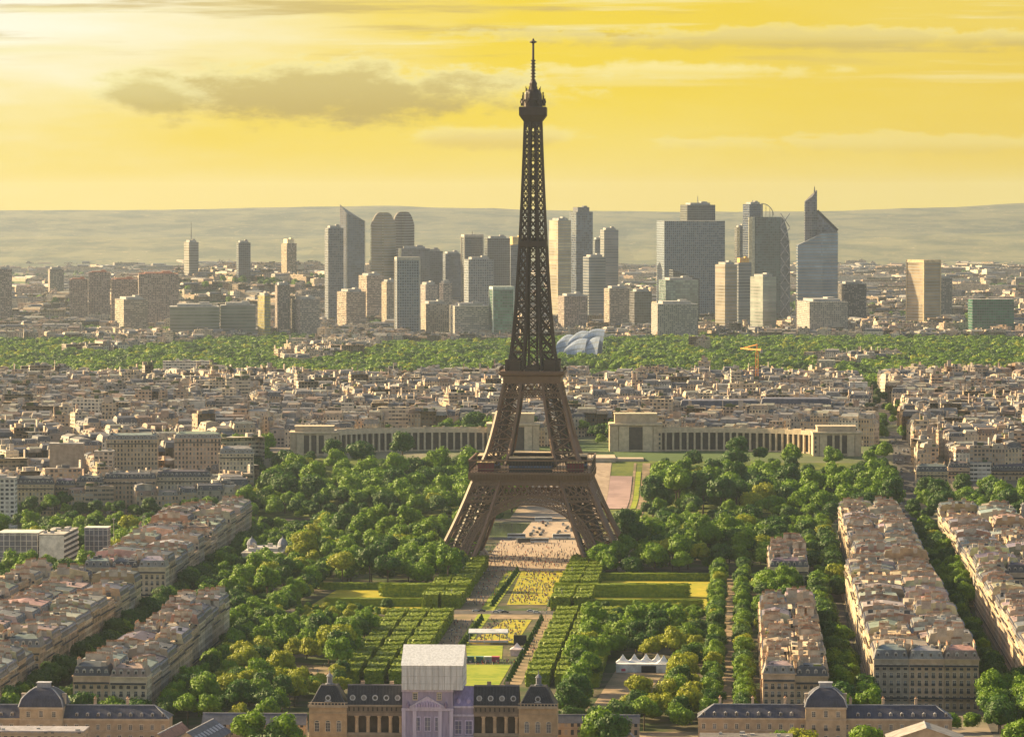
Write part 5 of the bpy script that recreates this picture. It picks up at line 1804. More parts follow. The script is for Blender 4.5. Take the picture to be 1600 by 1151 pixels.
def quarter(area, y0, y1, xl, xr, bw, bd, hr, wr, seed, block=None, modern=.12, turn=.9):
    """city blocks: houses round a court, each block turned its own way"""
    rr = random.Random(seed)
    y, row = y0 + bd / 2, 0
    while y < y1:
        x = max(xl, -0.1177 * y - 60) + rr.uniform(0, bw)
        x1 = min(xr, 0.1177 * y + 60)
        while x < x1:
            W1, D1 = bw * rr.uniform(.75, 1.3), bd * rr.uniform(.8, 1.1)
            cx, cy = x + W1 / 2, y + rr.uniform(-.15, .15) * bd
            a = turn * (mnoise.noise(Vector((cx * .0022, cy * .0016, seed))) * 1.5 + rr.uniform(-.08, .08))
            base = rr.uniform(*hr)
            c, s_ = math.cos(a), math.sin(a)
            for side in range(4):
                L = W1 if side % 2 == 0 else D1
                O = (D1 if side % 2 == 0 else W1) / 2
                p = -L / 2
                while p < L / 2 - 4:
                    w = min(rr.uniform(*wr), L / 2 - p)
                    dd = rr.uniform(10, 13)
                    h = base + rr.uniform(-3, 3)
                    md = rr.random() < modern
                    if md:
                        h *= rr.uniform(1.0, 1.5)
                        w = min(L / 2 - p, w * rr.uniform(1, 2.2))
                    th = side * PI / 2
                    lx, ly = p + w / 2, -O + dd / 2
                    gx, gy = lx * math.cos(th) - ly * math.sin(th), lx * math.sin(th) + ly * math.cos(th)
                    hx, hy = cx + c * gx - s_ * gy, cy + s_ * gx + c * gy
                    u, v = UV(hx, hy)
                    if w > 5 and rr.random() < .95 and not (block and block(hx, hy, u, v)):
                        HOUSES.append(dict(area=area, row=row, x=hx, y=hy, w=w - .05, d=dd, h=h, yaw=a + th, md=md, seed=rr.random(), wc=rr.choice(WALLC), rc=rr.choice(ROOFC)))
                    p += w
            x += W1 * (abs(c)) + D1 * abs(s_) * .55 + rr.uniform(7, 13)
        y += bd + rr.uniform(9, 13)
        row += 1


def blk(x, y, u, v):
    if 232 < u - (v - 470) * .012 < 266: return True                    # avenue
    if -200 < x < 290 and y < 3545: return True                         # palace
    if -110 < x < -20 and y < 3640: return True                         # trees behind the left wing
    if 40 < x < 96 and y < 3700: return True
    if v < 372: return True
    return False


quarter('hillside left of palace', 3085, 3500, -600, -212, 66, 46, (15, 21), (10, 22), 31, blk, .2, .5)
quarter('slope right of avenue', 3340, 3560, 268, 700, 62, 44, (14, 19), (9, 19), 32, lambda x, y, u, v: blk(x, y, u, v) or u < 268, .2, .5)
quarter('quarter behind palace', 3555, 4690, -700, 700, 72, 44, (13, 21), (8, 18), 33, blk, .14)


def blk2(x, y, u, v):
    return mnoise.noise(Vector((x * .004, y * .0022, 3))) > .22


quarter('suburb', 5500, 7500, -1100, 1100, 80, 60, (9, 19), (12, 30), 34, lambda x, y, u, v: blk2(x, y, u, v) or (-45 < x < 130 and y < 6650) or (y < 6900 and mnoise.noise(Vector((x * .006, y * .0016, 9))) < .31), .2)
quarter('suburb', 7500, 10500, -1500, 1500, 130, 130, (7, 20), (18, 45), 35, blk2, .25)
quarter('suburb', 10500, 15500, -2000, 2000, 260, 330, (7, 20), (25, 70), 36, blk2, .25)


def draw_houses():
    near = [h for h in HOUSES if h['area'] != 'suburb' and seen(h['x'], h['y'], -4)]
    for h in near:
        h['z'] = T(h['x'], h['y'])
        h['size'] = h['w'] * (h['h'] + 4) / h['y'] ** 2 * (1.0 if h['y'] < 3500 else .7)
    near.sort(key=lambda h: -h['size'])
    pick = near[:NPICK]
    ids = {id(h) for h in pick}
    for h in pick:
        same = sorted([k for k in pick if k['area'] == h['area'] and k['row'] == h['row']], key=lambda k: k['x'])
        rows = sorted({k['row'] for k in pick if k['area'] == h['area']})
        i, r = same.index(h), rows.index(h['row'])
        wn = {0: 'cream', 1: 'tan', 2: 'pale', 3: 'brownish', 4: 'greyish', 5: 'pinkish', 6: 'white'}[WALLC.index(h['wc'])]
        kind = 'flat-roofed' if h['md'] else 'mansard-roofed'
        lab = f"{wn} {kind} house, {ORD[min(i, 49)]} from left in {ORD[min(r, 49)]} row, {h['area']}"
        root = thing('town_house', lab, 'town house', (h['x'], h['y'], h['z']), h['yaw'], 'houses in the ' + h['area'])
        rr = random.Random(h['seed'])
        a, b = MB(), MB()
        m = MB()
        simple_house(m, 0, 0, 0, h['w'], h['d'], h['h'], 0, rr, h['wc'], h['rc'], h['md'], 2 if h['md'] and rr.random() < .5 else (3 if h['md'] else 1))
        for f, c, mm, uv in zip(m.f, m.c, m.m, m.uv):
            pts = [m.v[k] for k in f]
            (a if mm in (1, 2, 3) else b).face(pts, c, mm, uv)
        a.build('wall', CMATS, root); b.build('roof', CMATS, root)
    mb, mf = MB(), MB()
    for h in HOUSES:
        if id(h) in ids or not seen(h['x'], h['y'], 60): continue
        rr = random.Random(h['seed'])
        far = h['area'] == 'suburb'
        simple_house(mf if far else mb, h['x'], h['y'], T(h['x'], h['y']), h['w'], h['d'] * (1.3 if far else 1), h['h'], h['yaw'], rr, h['wc'], h['rc'], h['md'] or (far and rr.random() < .6),
                     rr.choice((2, 3)) if h['md'] else 1, chim=h['y'] < 7000)
    tag(mb.build('townscape', CMATS), kind='stuff')
    tag(mf.build('suburban_townscape', CMATS), kind='stuff')


NPICK = 60
draw_houses()


def slab(label, x0, x1, yt, yb, D, col, fac, d=14, yaw=0.0, name='modern_block', top=None, roofcol=(0.36, 0.34, 0.33)):
    """a larger single building seen from px x0 to x1, top at yt"""
    k = D / FPX
    w = (x1 - x0) * k
    x = ((x0 + x1) / 2 - 800) * k
    z0 = T(x, D)
    h = gz(yt, D) - z0
    root = thing(name, label, 'apartment block', (x, D, z0), yaw)
    m = MB(); m.box(0, d / 2, -6, w, d, h + 6, col, 0, wmat=1)
    m.build('wall', [M_PLAIN, fac], root)
    m = MB()
    if top == 'slate':
        mansard_roof(m, w, d, h, 4.5, 1.2, True, (0.075, 0.08, 0.115), (0.16, 0.16, 0.2))
        for i in range(int(w / 5)):
            m.box(-w / 2 + 5 * (i + .5), .9 - 0, h + .6, 1.6, 2, 2.2, (0.46, 0.43, 0.40), 1)
    else:
        m.box(0, d / 2, h, w + .6, d + .6, .7, roofcol, 1)
        for i in range(max(2, int(w / 7))):
            m.box(R.uniform(-w / 2 + 2, w / 2 - 2), d / 2 + R.uniform(-3, 3), h + .7, R.uniform(2, 5), R.uniform(2, 4), R.uniform(1, 2.6), R.choice([(0.5, 0.45, 0.4), (0.3, 0.29, 0.29), (0.08, 0.11, 0.04)]), 1)
    o = m.build('roof', [M_ROOF, M_PLAIN], root)
    if top == 'slate': o.location = (0, d / 2, 0)


WHT = (0.62, 0.57, 0.50)
slab('white slab with rows of square windows above the left rooftops', 114, 198, 627, 655, 3760, WHT, M_FACC)
slab('white terraced slab on the edge of the far wood, left', 254, 330, 565, 582, 4720, WHT, M_FACB, name='modern_block')
slab('long tan block with banded windows on the left hillside', 68, 158, 676, 700, 3500, (0.44, 0.35, 0.26), M_FACB, 16)
slab('blank-walled white block right of the white slab', 272, 318, 626, 645, 3820, (0.58, 0.52, 0.45), M_PLAIN, 14)
slab('white block with blank right wall on the right rooftops', 1270, 1328, 602, 630, 4300, (0.66, 0.62, 0.56), M_FACC)
slab('tall white party-walled block beside the white gridded one', 1328, 1356, 598, 634, 4250, (0.66, 0.62, 0.57), M_PLAIN, 18)
slab('very long slate-roofed barrack with regular dormers above right colonnade', 1064, 1186, 634, 650, 3800, (0.40, 0.33, 0.27), M_FAC, 15, top='slate', name='barrack')
slab('second long slate-roofed barrack continuing to the right', 1190, 1300, 631, 645, 3830, (0.40, 0.33, 0.27), M_FAC, 15, top='slate', name='barrack')
slab('white corner house with dark balconies right of the avenue', 1516, 1550, 724, 750, 3330, (0.58, 0.53, 0.48), M_FACB, 14)
slab('blank tan party-walled tower house on the left slope', 76, 128, 694, 742, 3240, (0.33, 0.26, 0.20), M_PLAIN, 14)
slab('narrow tan brick house beside the blank party walls', 146, 176, 706, 745, 3225, (0.45, 0.36, 0.28), M_FACC, 12)
slab('white balconied tower block at the left edge above the trees', -10, 22, 748, 800, 3000, (0.60, 0.55, 0.49), M_FACC, 14)
for i, (a, b, t) in enumerate(((22, 84, 752), (84, 116, 754), (116, 158, 750), (158, 240, 746), (240, 325, 744))):
    x0 = (a - 800) / FPX * 3095; x1 = (b - 800) / FPX * 3095
    haussmann(f'pinkish riverside house with slate dormers, {ORD[i]} from left in the row above the quay trees', 'riverside houses above the quay trees', ((x0 + x1) / 2, 3095 + 6 * i, T(0, 3095)), .03, x1 - x0 - .1, 14, gz(t + 4, 3095), random.Random(70 + i), end=True, stone=STONES[(i * 2) % 5][0], roof=ROOFS[1][0], detail=2)
for i, (a, b, t, D, c) in enumerate(((166, 246, 678, 3270, 0), (272, 345, 676, 3275, 1), (342, 396, 700, 3240, 3))):
    x0 = (a - 800) / FPX * D; x1 = (b - 800) / FPX * D
    haussmann(f'tall pinkish mansion block with turrets, {ORD[i]} from left on the hill beside the palace', 'mansion blocks on the hill', ((x0 + x1) / 2, D, T(0, D)), .05, x1 - x0 - .1, 15, gz(t + 8, D) - T(0, D), random.Random(90 + i), end=True, stone=STONES[c][0], roof=ROOFS[2][0], detail=2)
for i, (a, b, t, D) in enumerate(((1432, 1482, 728, 3290), (1482, 1516, 722, 3330), (1550, 1640, 726, 3340))):
    x0 = (a - 800) / FPX * D; x1 = (b - 800) / FPX * D
    haussmann(f'cream rounded-front house, {ORD[i]} from left in the row right of the uphill avenue', 'row right of the uphill avenue', ((x0 + x1) / 2, D, T(0, D)), -.08, x1 - x0 - .1, 16, gz(t + 8, D) - T(0, D), random.Random(95 + i), end=True, stone=STONES[i][0], roof=ROOFS[4][0], detail=2)


def crane():
    D = 4400
    x = (1183 - 800) / FPX * D
    z = T(x, D)
    root = thing('tower_crane', 'orange tower crane over the right rooftops', 'crane', (x, D, z))
    m = MB()
    OR = (0.62, 0.25, 0.06)
    h = gz(546, D) - z
    for a in (-1, 1):
        for b in (-1, 1):
            m.bar((a * 1.3, b * 1.3, 0), (a * 1.3, b * 1.3, h - 3), .55, OR)
    for i in range(int(h / 3)):
        s = 1 if i % 2 else -1
        m.bar((-1.3 * s, -1.3, i * 3), (1.3 * s, -1.3, i * 3 + 3), .4, OR); m.bar((-1.3 * s, 1.3, i * 3), (1.3 * s, 1.3, i * 3 + 3), .4, OR)
    m.build('mast', [M_PLAIN], root)
    j = MB()
    j.bar((0, 0, h), (-14, 40, h), 1.2, OR); j.bar((0, 0, h + 5), (-14, 40, h), .5, OR); j.bar((0, 0, h), (4, -12, h), 1.3, OR)
    j.bar((0, 0, h - 3), (0, 0, h + 6), 1.2, OR); j.box(4, -12, h - 3, 2.5, 2.5, 3, (0.3, 0.3, 0.3))
    j.build('jib', [M_PLAIN], root)


crane()
# ------------------------------------------------------------------ trees
M_BARK = mat_sheet('bark', (0.06, 0.045, 0.03), (0.11, 0.085, 0.06), 1.5)


def sphere_pt(rr):
    z = rr.uniform(-.55, 1)
    a = rr.uniform(0, 2 * PI)
    r = math.sqrt(1 - z * z)
    return Vector((r * math.cos(a), r * math.sin(a), z))


def crown_mesh(seed, nl, nleaf, rad_, height, leaf, mat, core=True, name='crown'):
    """lobes of leaf-sized clumps round dense hearts; origin at the foot of the tree"""
    rr = random.Random(seed)
    mb = MB()
    base = height - 2 * rad_ * .82
    lobes = []
    cz = height - rad_ * .92
    lobes.append((Vector((0, 0, cz)), rad_ * .70))
    for i in range(nl):
        a = 2 * PI * (i * .618 + rr.uniform(-.05, .05))
        t = rr.uniform(-.55, .75)
        r = rad_ * (.68 if t < .3 else .45) * rr.uniform(.75, 1.1)
        lobes.append((Vector((r * math.cos(a), r * math.sin(a), cz + t * rad_ * .75)), rad_ * rr.uniform(.22, .46)))
    for c, q in lobes:
        if core:
            n, k = 5, 7
            for i in range(n):
                for j in range(k):
                    P = lambda i, j: tuple(c + Vector((math.sin(PI * i / n) * math.cos(2 * PI * j / k), math.sin(PI * i / n) * math.sin(2 * PI * j / k), math.cos(PI * i / n))) * q * .84)
                    mb.face([P(i, j), P(i + 1, j), P(i + 1, j + 1), P(i, j + 1)])
    area = sum(q * q for c, q in lobes)
    for c, q in lobes:
        for _ in range(int(nleaf * q * q / area)):
            d = sphere_pt(rr)
            p = c + d * q * rr.uniform(.80, 1.22)
            if any((p - c2).length < q2 * .80 for c2, q2 in lobes if c2 is not c):
                continue
            n = (d + Vector((rr.uniform(-1, 1), rr.uniform(-1, 1), rr.uniform(-1, 1))) * .55).normalized()
            a = n.orthogonal().normalized()
            b = n.cross(a)
            th = rr.uniform(0, PI)
            a, b = a * math.cos(th) + b * math.sin(th), b * math.cos(th) - a * math.sin(th)
            s = leaf * rr.uniform(.6, 1.3)
            mb.face([tuple(p + a * s), tuple(p + b * s * .7), tuple(p - a * s), tuple(p - b * s * .7)])
    return mb.data(name, [mat])


def trunk_mesh(seed, height, rad_):
    rr = random.Random(seed)
    mb = MB()
    h = height - rad_ * 1.3
    mb.lathe(0, 0, [(.42, -.2), (.33, .5), (.26, h * .8), (.16, h + rad_ * .5)], 7)
    for i in range(4):
        a = 2 * PI * i / 4 + rr.uniform(-.4, .4)
        mb.bar((0, 0, h * rr.uniform(.65, .95)), (rad_ * .55 * math.cos(a), rad_ * .55 * math.sin(a), h + rad_ * rr.uniform(.3, .8)), .22)
    return mb.data('trunk', [M_BARK])


CROWNS = []          # [colour][shape]
for ci, mat in enumerate(M_LEAF):
    CROWNS.append([crown_mesh(100 + ci * 10 + k, (13, 20, 9, 16)[k], 1900, (5.8, 5.3, 6.2, 5.0)[k], (13.5, 15.5, 12.5, 16)[k], .50, mat) for k in range(4)])
TRUNKS = [trunk_mesh(k, (13.5, 15.5, 12.5, 16)[k], 5.6) for k in range(4)]
CONE = crown_mesh(300, 9, 1200, 4.2, 13, .5, M_LEAF[2])

TREES = []           # dict(u, v, x, y, c, k, s, zone)


def occupied(u, v, m=0):
    for a, b, c, d in FOOT:
        if a - m < u < b + m and c - m < v < d + m:
            return True
    return False


GRID = {}


def put(u, v, zone, c, s, gap):
    x, y = W(u, v)
    if not seen(x, y, 14) or occupied(u, v, 1.5):
        return False
    gx, gy = int(u // 12), int(v // 12)
    for i in (-1, 0, 1):
        for j in (-1, 0, 1):
            for (a, b, g) in GRID.get((gx + i, gy + j), ()):
                if math.hypot(a - u, b - v) < max(gap, g) * .98: return False
    GRID.setdefault((gx, gy), []).append((u, v, gap))
    TREES.append(dict(u=u, v=v, x=x, y=y, c=c, k=R.randrange(4), s=s, zone=zone))
    return True


def pick_colour(p):
    t = R.random()
    return 2 if t < p[2] else (1 if t < p[2] + p[1] else 0)


def fill(zone, u0, u1, v0, v1, gap, s, p=(.55, .35, .10), avoid=(), n=None):
    tries = int((u1 - u0) * (v1 - v0) / (gap * gap) * 7)
    for _ in range(tries):
        u, v = R.uniform(u0, u1), R.uniform(v0, v1)
        if any(a < u < b and c < v < d for a, b, c, d in avoid): continue
        sc = s * R.uniform(.68, 1.3)
        put(u, v, zone, pick_colour(p), sc, gap * sc / s)


def row(zone, u, v0, v1, step, s, p=(.5, .45, .05), jit=.8):
    v = v0
    while v < v1:
        put(u + R.uniform(-jit, jit), v + R.uniform(-jit, jit), zone, pick_colour(p), s * R.uniform(.85, 1.12), step * .7)
        v += step


# alleys and streets first, woods after
row('right of sandy alley', 130, -850, -90, 8.5, .82)
row('left of sandy alley', 116, -850, -90, 8.5, .86)
row('on left park edge', -117, -860, -90, 9, .95)
row('street right of terraced block', 171.5, -850, 190, 8.5, 1.12, (.3, .65, .05))
row('street left of long wedge', 182.5, -850, 190, 8.5, 1.12, (.3, .65, .05))
row('street left of narrow block', -164, -880, 180, 9, .95, (.2, .8, 0))
row('street right of outer block', -184, -880, 180, 9, .95, (.2, .8, 0))
row('right avenue, left side', 237.5, -870, 205, 8.5, 1.12, (.6, .35, .05))
row('right avenue, right side', 251.5, -870, 205, 8.5, 1.12, (.6, .35, .05))
row('right avenue, middle', 244.5, -860, 205, 11, .95, (.6, .4, 0), 1.5)
row('street before long wedge, middle', 177, -840, 190, 12, 1.0, (.5, .5, 0), 2)
row('in front of the right stone blocks', 0, 0, -1, 9, 1)
for u in range(128, 236, 9):
    put(u + R.uniform(-1, 1), -862 + R.uniform(-3, 3), 'behind the right slate wing', pick_colour((.7, .3, 0)), .72, 7)
for u in range(-236, -116, 10):
    put(u + R.uniform(-1, 1), -874 + R.uniform(-3, 3), 'behind the left slate wing', pick_colour((.3, .7, 0)), .78, 7)
fill('of left yellowish grove', -106, -62, -765, -600, 8.2, .95, (.15, .1, .75), [(-100, -62, -725, -612)])
fill('of left yellowish grove', -112, -66, -800, -722, 8.2, 1.0, (.1, .25, .65))
fill('of left yellowish grove', -60, -50, -740, -690, 9, .8, (.3, .3, .4))
fill('of right yellowish grove', 84, 113, -850, -560, 8.2, .9, (.15, .1, .75), [(60, 99, -795, -585)])
fill('of right yellowish grove', 74, 86, -850, -800, 8.4, .7, (.5, .3, .2))
fill('of left low grove', -114, -60, -480, -352, 9.5, .62, (.5, .2, .3))
fill('of right low grove', 50, 113, -480, -352, 9.5, .62, (.5, .2, .3))
fill('of left near wood', -114, -60, -870, -475, 10.6, 1.12, (.6, .33, .07), [(-101, -61, -726, -609), (-70, -20, -870, -740), (-112, -96, -330, -240)])
fill('of right near wood', 52, 113, -870, -475, 10.4, 1.08, (.55, .37, .08), [(58, 76, -860, -780), (60, 99, -795, -585)])
fill('between left blocks', -158, -122, -900, -330, 9, .95, (.35, .65, 0))
fill('beyond the terraced block', 133, 168, -500, -330, 9, .95, (.5, .45, .05))
fill('left wood before tower', -186, -38, -330, -20, 12.0, 1.32, (.62, .25, .13), [(-116, -30, -350, -196)])
fill('right wood before tower', 40, 168, -330, -20, 12.0, 1.32, (.58, .30, .12), [(30, 118, -350, -116)])
fill('wood left of tower', -188, -66, -20, 176, 12.0, 1.32, (.6, .3, .1))
fill('wood right of tower', 66, 186, -20, 176, 12.0, 1.32, (.6, .3, .1))
fill('beyond outer left blocks', -330, -244, -330, 205, 10, 1.05, (.6, .35, .05))
fill('along the far quay', -420, -40, 345, 372, 10.5, 1.0, (.35, .65, 0))
fill('along the far quay', 62, 420, 345, 372, 10.5, 1.0, (.4, .6, 0))
fill('beside the left wing', -200, -60, 640, 672, 62, 1.45, (.2, .8, 0))
fill('beside the right wing', 88, 200, 640, 684, 38, 1.5, (.2, .8, 0))
fill('below the left wing', -225, -34, 634, 664, 9, .85, (.5, .5, 0))
fill('below the right wing', 66, 225, 624, 655, 9, .85, (.5, .5, 0))
fill('in the hillside gardens, left', -225, -34, 376, 632, 13.5, 1.6, (.6, .36, .04))
fill('in the hillside gardens, right', 66, 236, 376, 622, 13.5, 1.6, (.6, .36, .04))
fill('along the near quay', -420, -40, 182, 211, 11, 1.1, (.5, .5, 0))
fill('along the near quay', 44, 420, 182, 211, 11, 1.1, (.5, .5, 0))
fill('beside the uphill avenue', 262, 345, 372, 560, 11, 1.2, (.5, .5, 0))
fill('at the palace end', 228, 243, 600, 720, 11, 1.2, (.4, .6, 0))
fill('at the palace end', -270, -240, 480, 690, 11, 1.2, (.5, .5, 0))
fill('behind the left palace wing', -118, -40, 838, 930, 11, 1.35, (.5, .5, 0))
fill('behind the terrace', 12, 60, 845, 960, 11, 1.1, (.6, .4, 0))
for _ in range(900):
    x, y = R.uniform(-560, 560), R.uniform(3560, 4600)
    u, v = UV(x, y)
    put(u, v, 'x', pick_colour((.5, .5, 0)), R.uniform(.7, 1.1), 8)
# trees standing in the court in front of the school
for px, py, D, c in ((388, 1117, 1716, 0), (441, 1120, 1712, 0), (1222, 1126, 1716, 0), (1256, 1129, 1712, 2), (1356, 1124, 1716, 0), (1352, 1140, 1700, 0), (938, 1112, 1722, 0), (955, 1120, 1716, 1), (1596, 1134, 1706, 0), (424, 1132, 1706, 1)):
    x = (px - 800) / FPX * D
    u, v = UV(x, D)
    TREES.append(dict(u=u, v=v, x=x, y=D, c=c, k=R.randrange(4), s=gz(py, D) / 14.0, zone='in the court before the palace', court=True))


def scatter(name, pts, variants, kind='stuff'):
    """one object carrying instances on points; pts = (x, y, z, scale, variant)"""
    me = bpy.data.meshes.new(name)
    me.from_pydata([p[:3] for p in pts], [], [])
    for an, typ, idx in (('scl', 'FLOAT', 3), ('var', 'INT', 4)):
        a = me.attributes.new(an, typ, 'POINT')
        a.data.foreach_set('value', np.array([p[idx] for p in pts], dtype=np.float32 if typ == 'FLOAT' else np.int32))
    a = me.attributes.new('rot', 'FLOAT', 'POINT')
    a.data.foreach_set('value', np.array([R.uniform(0, 6.28) for p in pts], dtype=np.float32))
    o = link(name, me)
    col = bpy.data.collections.new(name + ' kinds')
    for i, m in enumerate(variants):
        v = bpy.data.objects.new(f'{name}_kind', m)
        v.name = f'variant_{i:02d}_{name}'
        col.objects.link(v)
    ng = bpy.data.node_groups.new(name, 'GeometryNodeTree')
    ng.interface.new_socket('Geometry', in_out='INPUT', socket_type='NodeSocketGeometry')
    ng.interface.new_socket('Geometry', in_out='OUTPUT', socket_type='NodeSocketGeometry')
    N = ng.nodes.new
    gi, go = N('NodeGroupInput'), N('NodeGroupOutput')
    ci = N('GeometryNodeCollectionInfo'); ci.inputs[0].default_value = col; ci.inputs[1].default_value = True; ci.inputs[2].default_value = True
    ip = N('GeometryNodeInstanceOnPoints'); ip.inputs['Pick Instance'].default_value = True
    L = ng.links.new

    def attr(nm, typ):
        n = N('GeometryNodeInputNamedAttribute'); n.data_type = typ; n.inputs[0].default_value = nm
        return n.outputs[0]
    L(gi.outputs[0], ip.inputs['Points']); L(ci.outputs[0], ip.inputs['Instance'])
    L(attr('var', 'INT'), ip.inputs['Instance Index']); L(attr('scl', 'FLOAT'), ip.inputs['Scale'])
    cx = N('ShaderNodeCombineXYZ'); L(attr('rot', 'FLOAT'), cx.inputs[2])
    L(cx.outputs[0], ip.inputs['Rotation'])
    L(ip.outputs[0], go.inputs[0])
    md = o.modifiers.new('scatter', 'NODES'); md.node_group = ng
    return tag(o, kind=kind)


def draw_trees():
    for t in TREES:
        t['z'] = T(t['x'], t['y'])
        px, py = PX(t['x'], t['y'], t['z'] + 10 * t['s'])
        t['px'], t['py'] = px, py
        t['size'] = t['s'] / t['y'] if (2 < px < 1598 and py < 1148) else 0
        if t['zone'].startswith('street') or t['zone'].startswith('between the left') or t['zone'].startswith('behind the left slate'):
            t['size'] *= .62
    order = sorted(TREES, key=lambda t: -t['size'])
    solo = [t for t in order if t['size'] > 0][:NSOLO]
    ids = {id(t) for t in solo}
    zones = {}
    for t in solo:
        zones.setdefault(t['zone'], []).append(t)
    cn = ['fresh green', 'dark green', 'yellowish']
    for zone, ts in zones.items():
        ts.sort(key=lambda t: t['v'])
        line = 'alley' in zone or 'street' in zone or 'avenue' in zone or 'edge' in zone
        rows = []
        if line:
            rows = [[t] for t in ts]
        elif 'behind' in zone or 'court' in zone:
            rows = [ts]
        else:
            v0 = ts[0]['v']
            by = {}
            for t in ts: by.setdefault(int((t['v'] - v0) // 13), []).append(t)
            rows = [by[k] for k in sorted(by)]
        for ri, rw in enumerate(rows):
            rw.sort(key=lambda t: t['x'])
            for i, t in enumerate(rw):
                shape = 'broad' if t['s'] > 1.05 else ('small' if t['s'] < .8 else 'round')
                if line: pos = f'{ORD[ri] if ri < 50 else "distant"} from near {zone}'
                elif len(rows) == 1: pos = f'{ORD[min(i, 49)]} from left {zone}'
                else: pos = f'{ORD[min(i, 49)]} from left in {ORD[min(ri, 49)]} row {zone}'
                o = thing('tree', f"{shape} {cn[t['c']]} tree, {pos}", 'tree', (t['x'], t['y'], t['z']), R.uniform(0, 6.28), 'trees ' + zone)
                o.scale = (t['s'], t['s'], t['s'] * R.uniform(.92, 1.1))
                cr = link('crown', CROWNS[t['c']][t['k']], o)
                link('trunk', TRUNKS[t['k']], o)
    rest = [(t['x'], t['y'], t['z'] - .3, t['s'], t['c'] * 4 + t['k']) for t in TREES if id(t) not in ids]
    flat = [m for c in CROWNS for m in c]
    scatter('park_woodland', rest, flat)
    print('TREES', len(TREES), 'solo', len(solo), 'farthest solo', max(t['y'] for t in solo))


NSOLO = 300
draw_trees()


def far_wood():
    small = []
    for ci, mat in enumerate(M_LEAF):
        for k in range(2):
            small.append(crown_mesh(400 + ci * 10 + k, 6, 260, 6.5, 12.5, 1.15, mat, name='far_crown'))
    pts = []
    for _ in range(60000):
        y = R.uniform(4600, 7350)
        x = R.uniform(-0.1177 * y - 40, 0.1177 * y + 40)
        n = mnoise.noise(Vector((x * .006, y * .0016, 9)))
        edge0 = 4700 + 70 * mnoise.noise(Vector((x * .01, 1, 1)))
        edge1 = 6650 + 420 * mnoise.noise(Vector((x * .004, 2, 7))) + (300 if x > 40 else 100)
        if not edge0 < y < edge1: continue
        if n > .30 and y > 5300: continue
        if 55 < x < 135 and 5900 < y < 6330: continue
        pts.append((x, y, T(x, y) - 1, R.uniform(.75, 1.45), R.choices([0, 1, 2, 3, 4, 5], [4, 4, 3, 3, .8, .8])[0]))
        if len(pts) >= 17000: break
    for _ in range(9000):       # trees among the suburbs
        y = R.triangular(6500, 14500, 7200)
        x = R.uniform(-0.1177 * y - 40, 0.1177 * y + 40)
        if mnoise.noise(Vector((x * .004, y * .0022, 3))) < (.12 if R.random() < .9 else -1): continue
        pts.append((x, y, T(x, y) - 1, R.uniform(.8, 1.3), R.choice([0, 1, 2, 3])))
    scatter('far_woods', pts, small)


far_wood()


# ------------------------------------------------------------------ clipped hedges and rows of box-cut trees
def hedge_mesh(seed, L, Wd, H):
    rr = random.Random(seed)
    mb = MB()
    mb.box(0, 0, 0, L - .5, Wd - .5, H - .3, (0.1, 0.15, 0.02))
    faces = (((1, 0, 0), (0, 1, 0), (0, 0, 1), L, Wd, H), ((1, 0, 0), (0, 0, 1), (0, -1, 0), L, H, 0), ((1, 0, 0), (0, 0, 1), (0, 1, 0), L, H, 0), ((0, 1, 0), (0, 0, 1), (1, 0, 0), Wd, H, 0), ((0, 1, 0), (0, 0, 1), (-1, 0, 0), Wd, H, 0))
    for fi, (a, b, n, la, lb, _) in enumerate(faces):
        a, b, n = Vector(a), Vector(b), Vector(n)
        c = Vector((0, 0, H)) if fi == 0 else n * ((Wd if abs(n.y) else L) / 2)
        for _k in range(int(la * lb * 2.2)):
            s, t = rr.uniform(-.5, .5), rr.uniform(-.5, .5) if fi == 0 else rr.uniform(0, 1)
            p = c + a * la * s + b * lb * t + n * (rr.uniform(-.35, .12) if fi else rr.uniform(-.4, .16))
            d = (n + Vector((rr.uniform(-1, 1), rr.uniform(-1, 1), rr.uniform(-1, 1))) * .5).normalized()
            e = d.orthogonal().normalized(); f = d.cross(e)
            q = rr.uniform(.3, .6)
            mb.face([tuple(p + e * q), tuple(p + f * q), tuple(p - e * q), tuple(p - f * q)])
    return mb.data('clipped_hedge', [M_HEDGE])


HED = [hedge_mesh(k, 10, 8, 7) for k in range(3)]
hedges = []


def hedge(u, v, su, sv, h, where):
    hedges.append((u, v, su, sv, h, where))


for side in (-1, 1):
    nm = 'left' if side < 0 else 'right'
    for colm, (ua, ub, ln) in enumerate(((-29, -31.5, 11), (-41.5, -42.5, 9), (-53, -53.5, 9))):
        v, i = -690 if side < 0 else -700, 0
        while v < -30:
            L = (12, 16, 10, 20, 14)[i % 5]
            if colm == 2 and v > -380: break
            if not (-372 < v + L / 2 < -318) and not (-262 < v + L / 2 < -226):
                f = (v + 690) / 660
                u = (ua + (ub - ua) * f) * (1 if side < 0 else -1) + (6 if side > 0 and f < .5 else 0) + 2 * (1 if side < 0 else -1) * 0
                hedge(u, v + L / 2, ln, L, 7.2 + .8 * ((i * 7) % 3 - 1), f'{("inner", "outer", "outermost")[colm]} {nm} line beside the lawns')
            v += L + 2.2
            i += 1
hedge(-50, -240, 50, 9, 7.5, 'left, across the park nearer the tower')
hedge(-70, -300, 60, 6, 4.5, 'left, across the park nearer the crossroad')
hedge(62, -236, 74, 9, 7.5, 'right, across the park nearer the tower')
hedge(72, -300, 70, 6, 4.5, 'right, across the park nearer the crossroad')
hedge(78, -128, 72, 7, 4.5, 'right, long low one beside the tower wood')
hedge(-84, -196, 60, 7, 4.0, 'left, long low one beside the tower wood')
cnt = {}
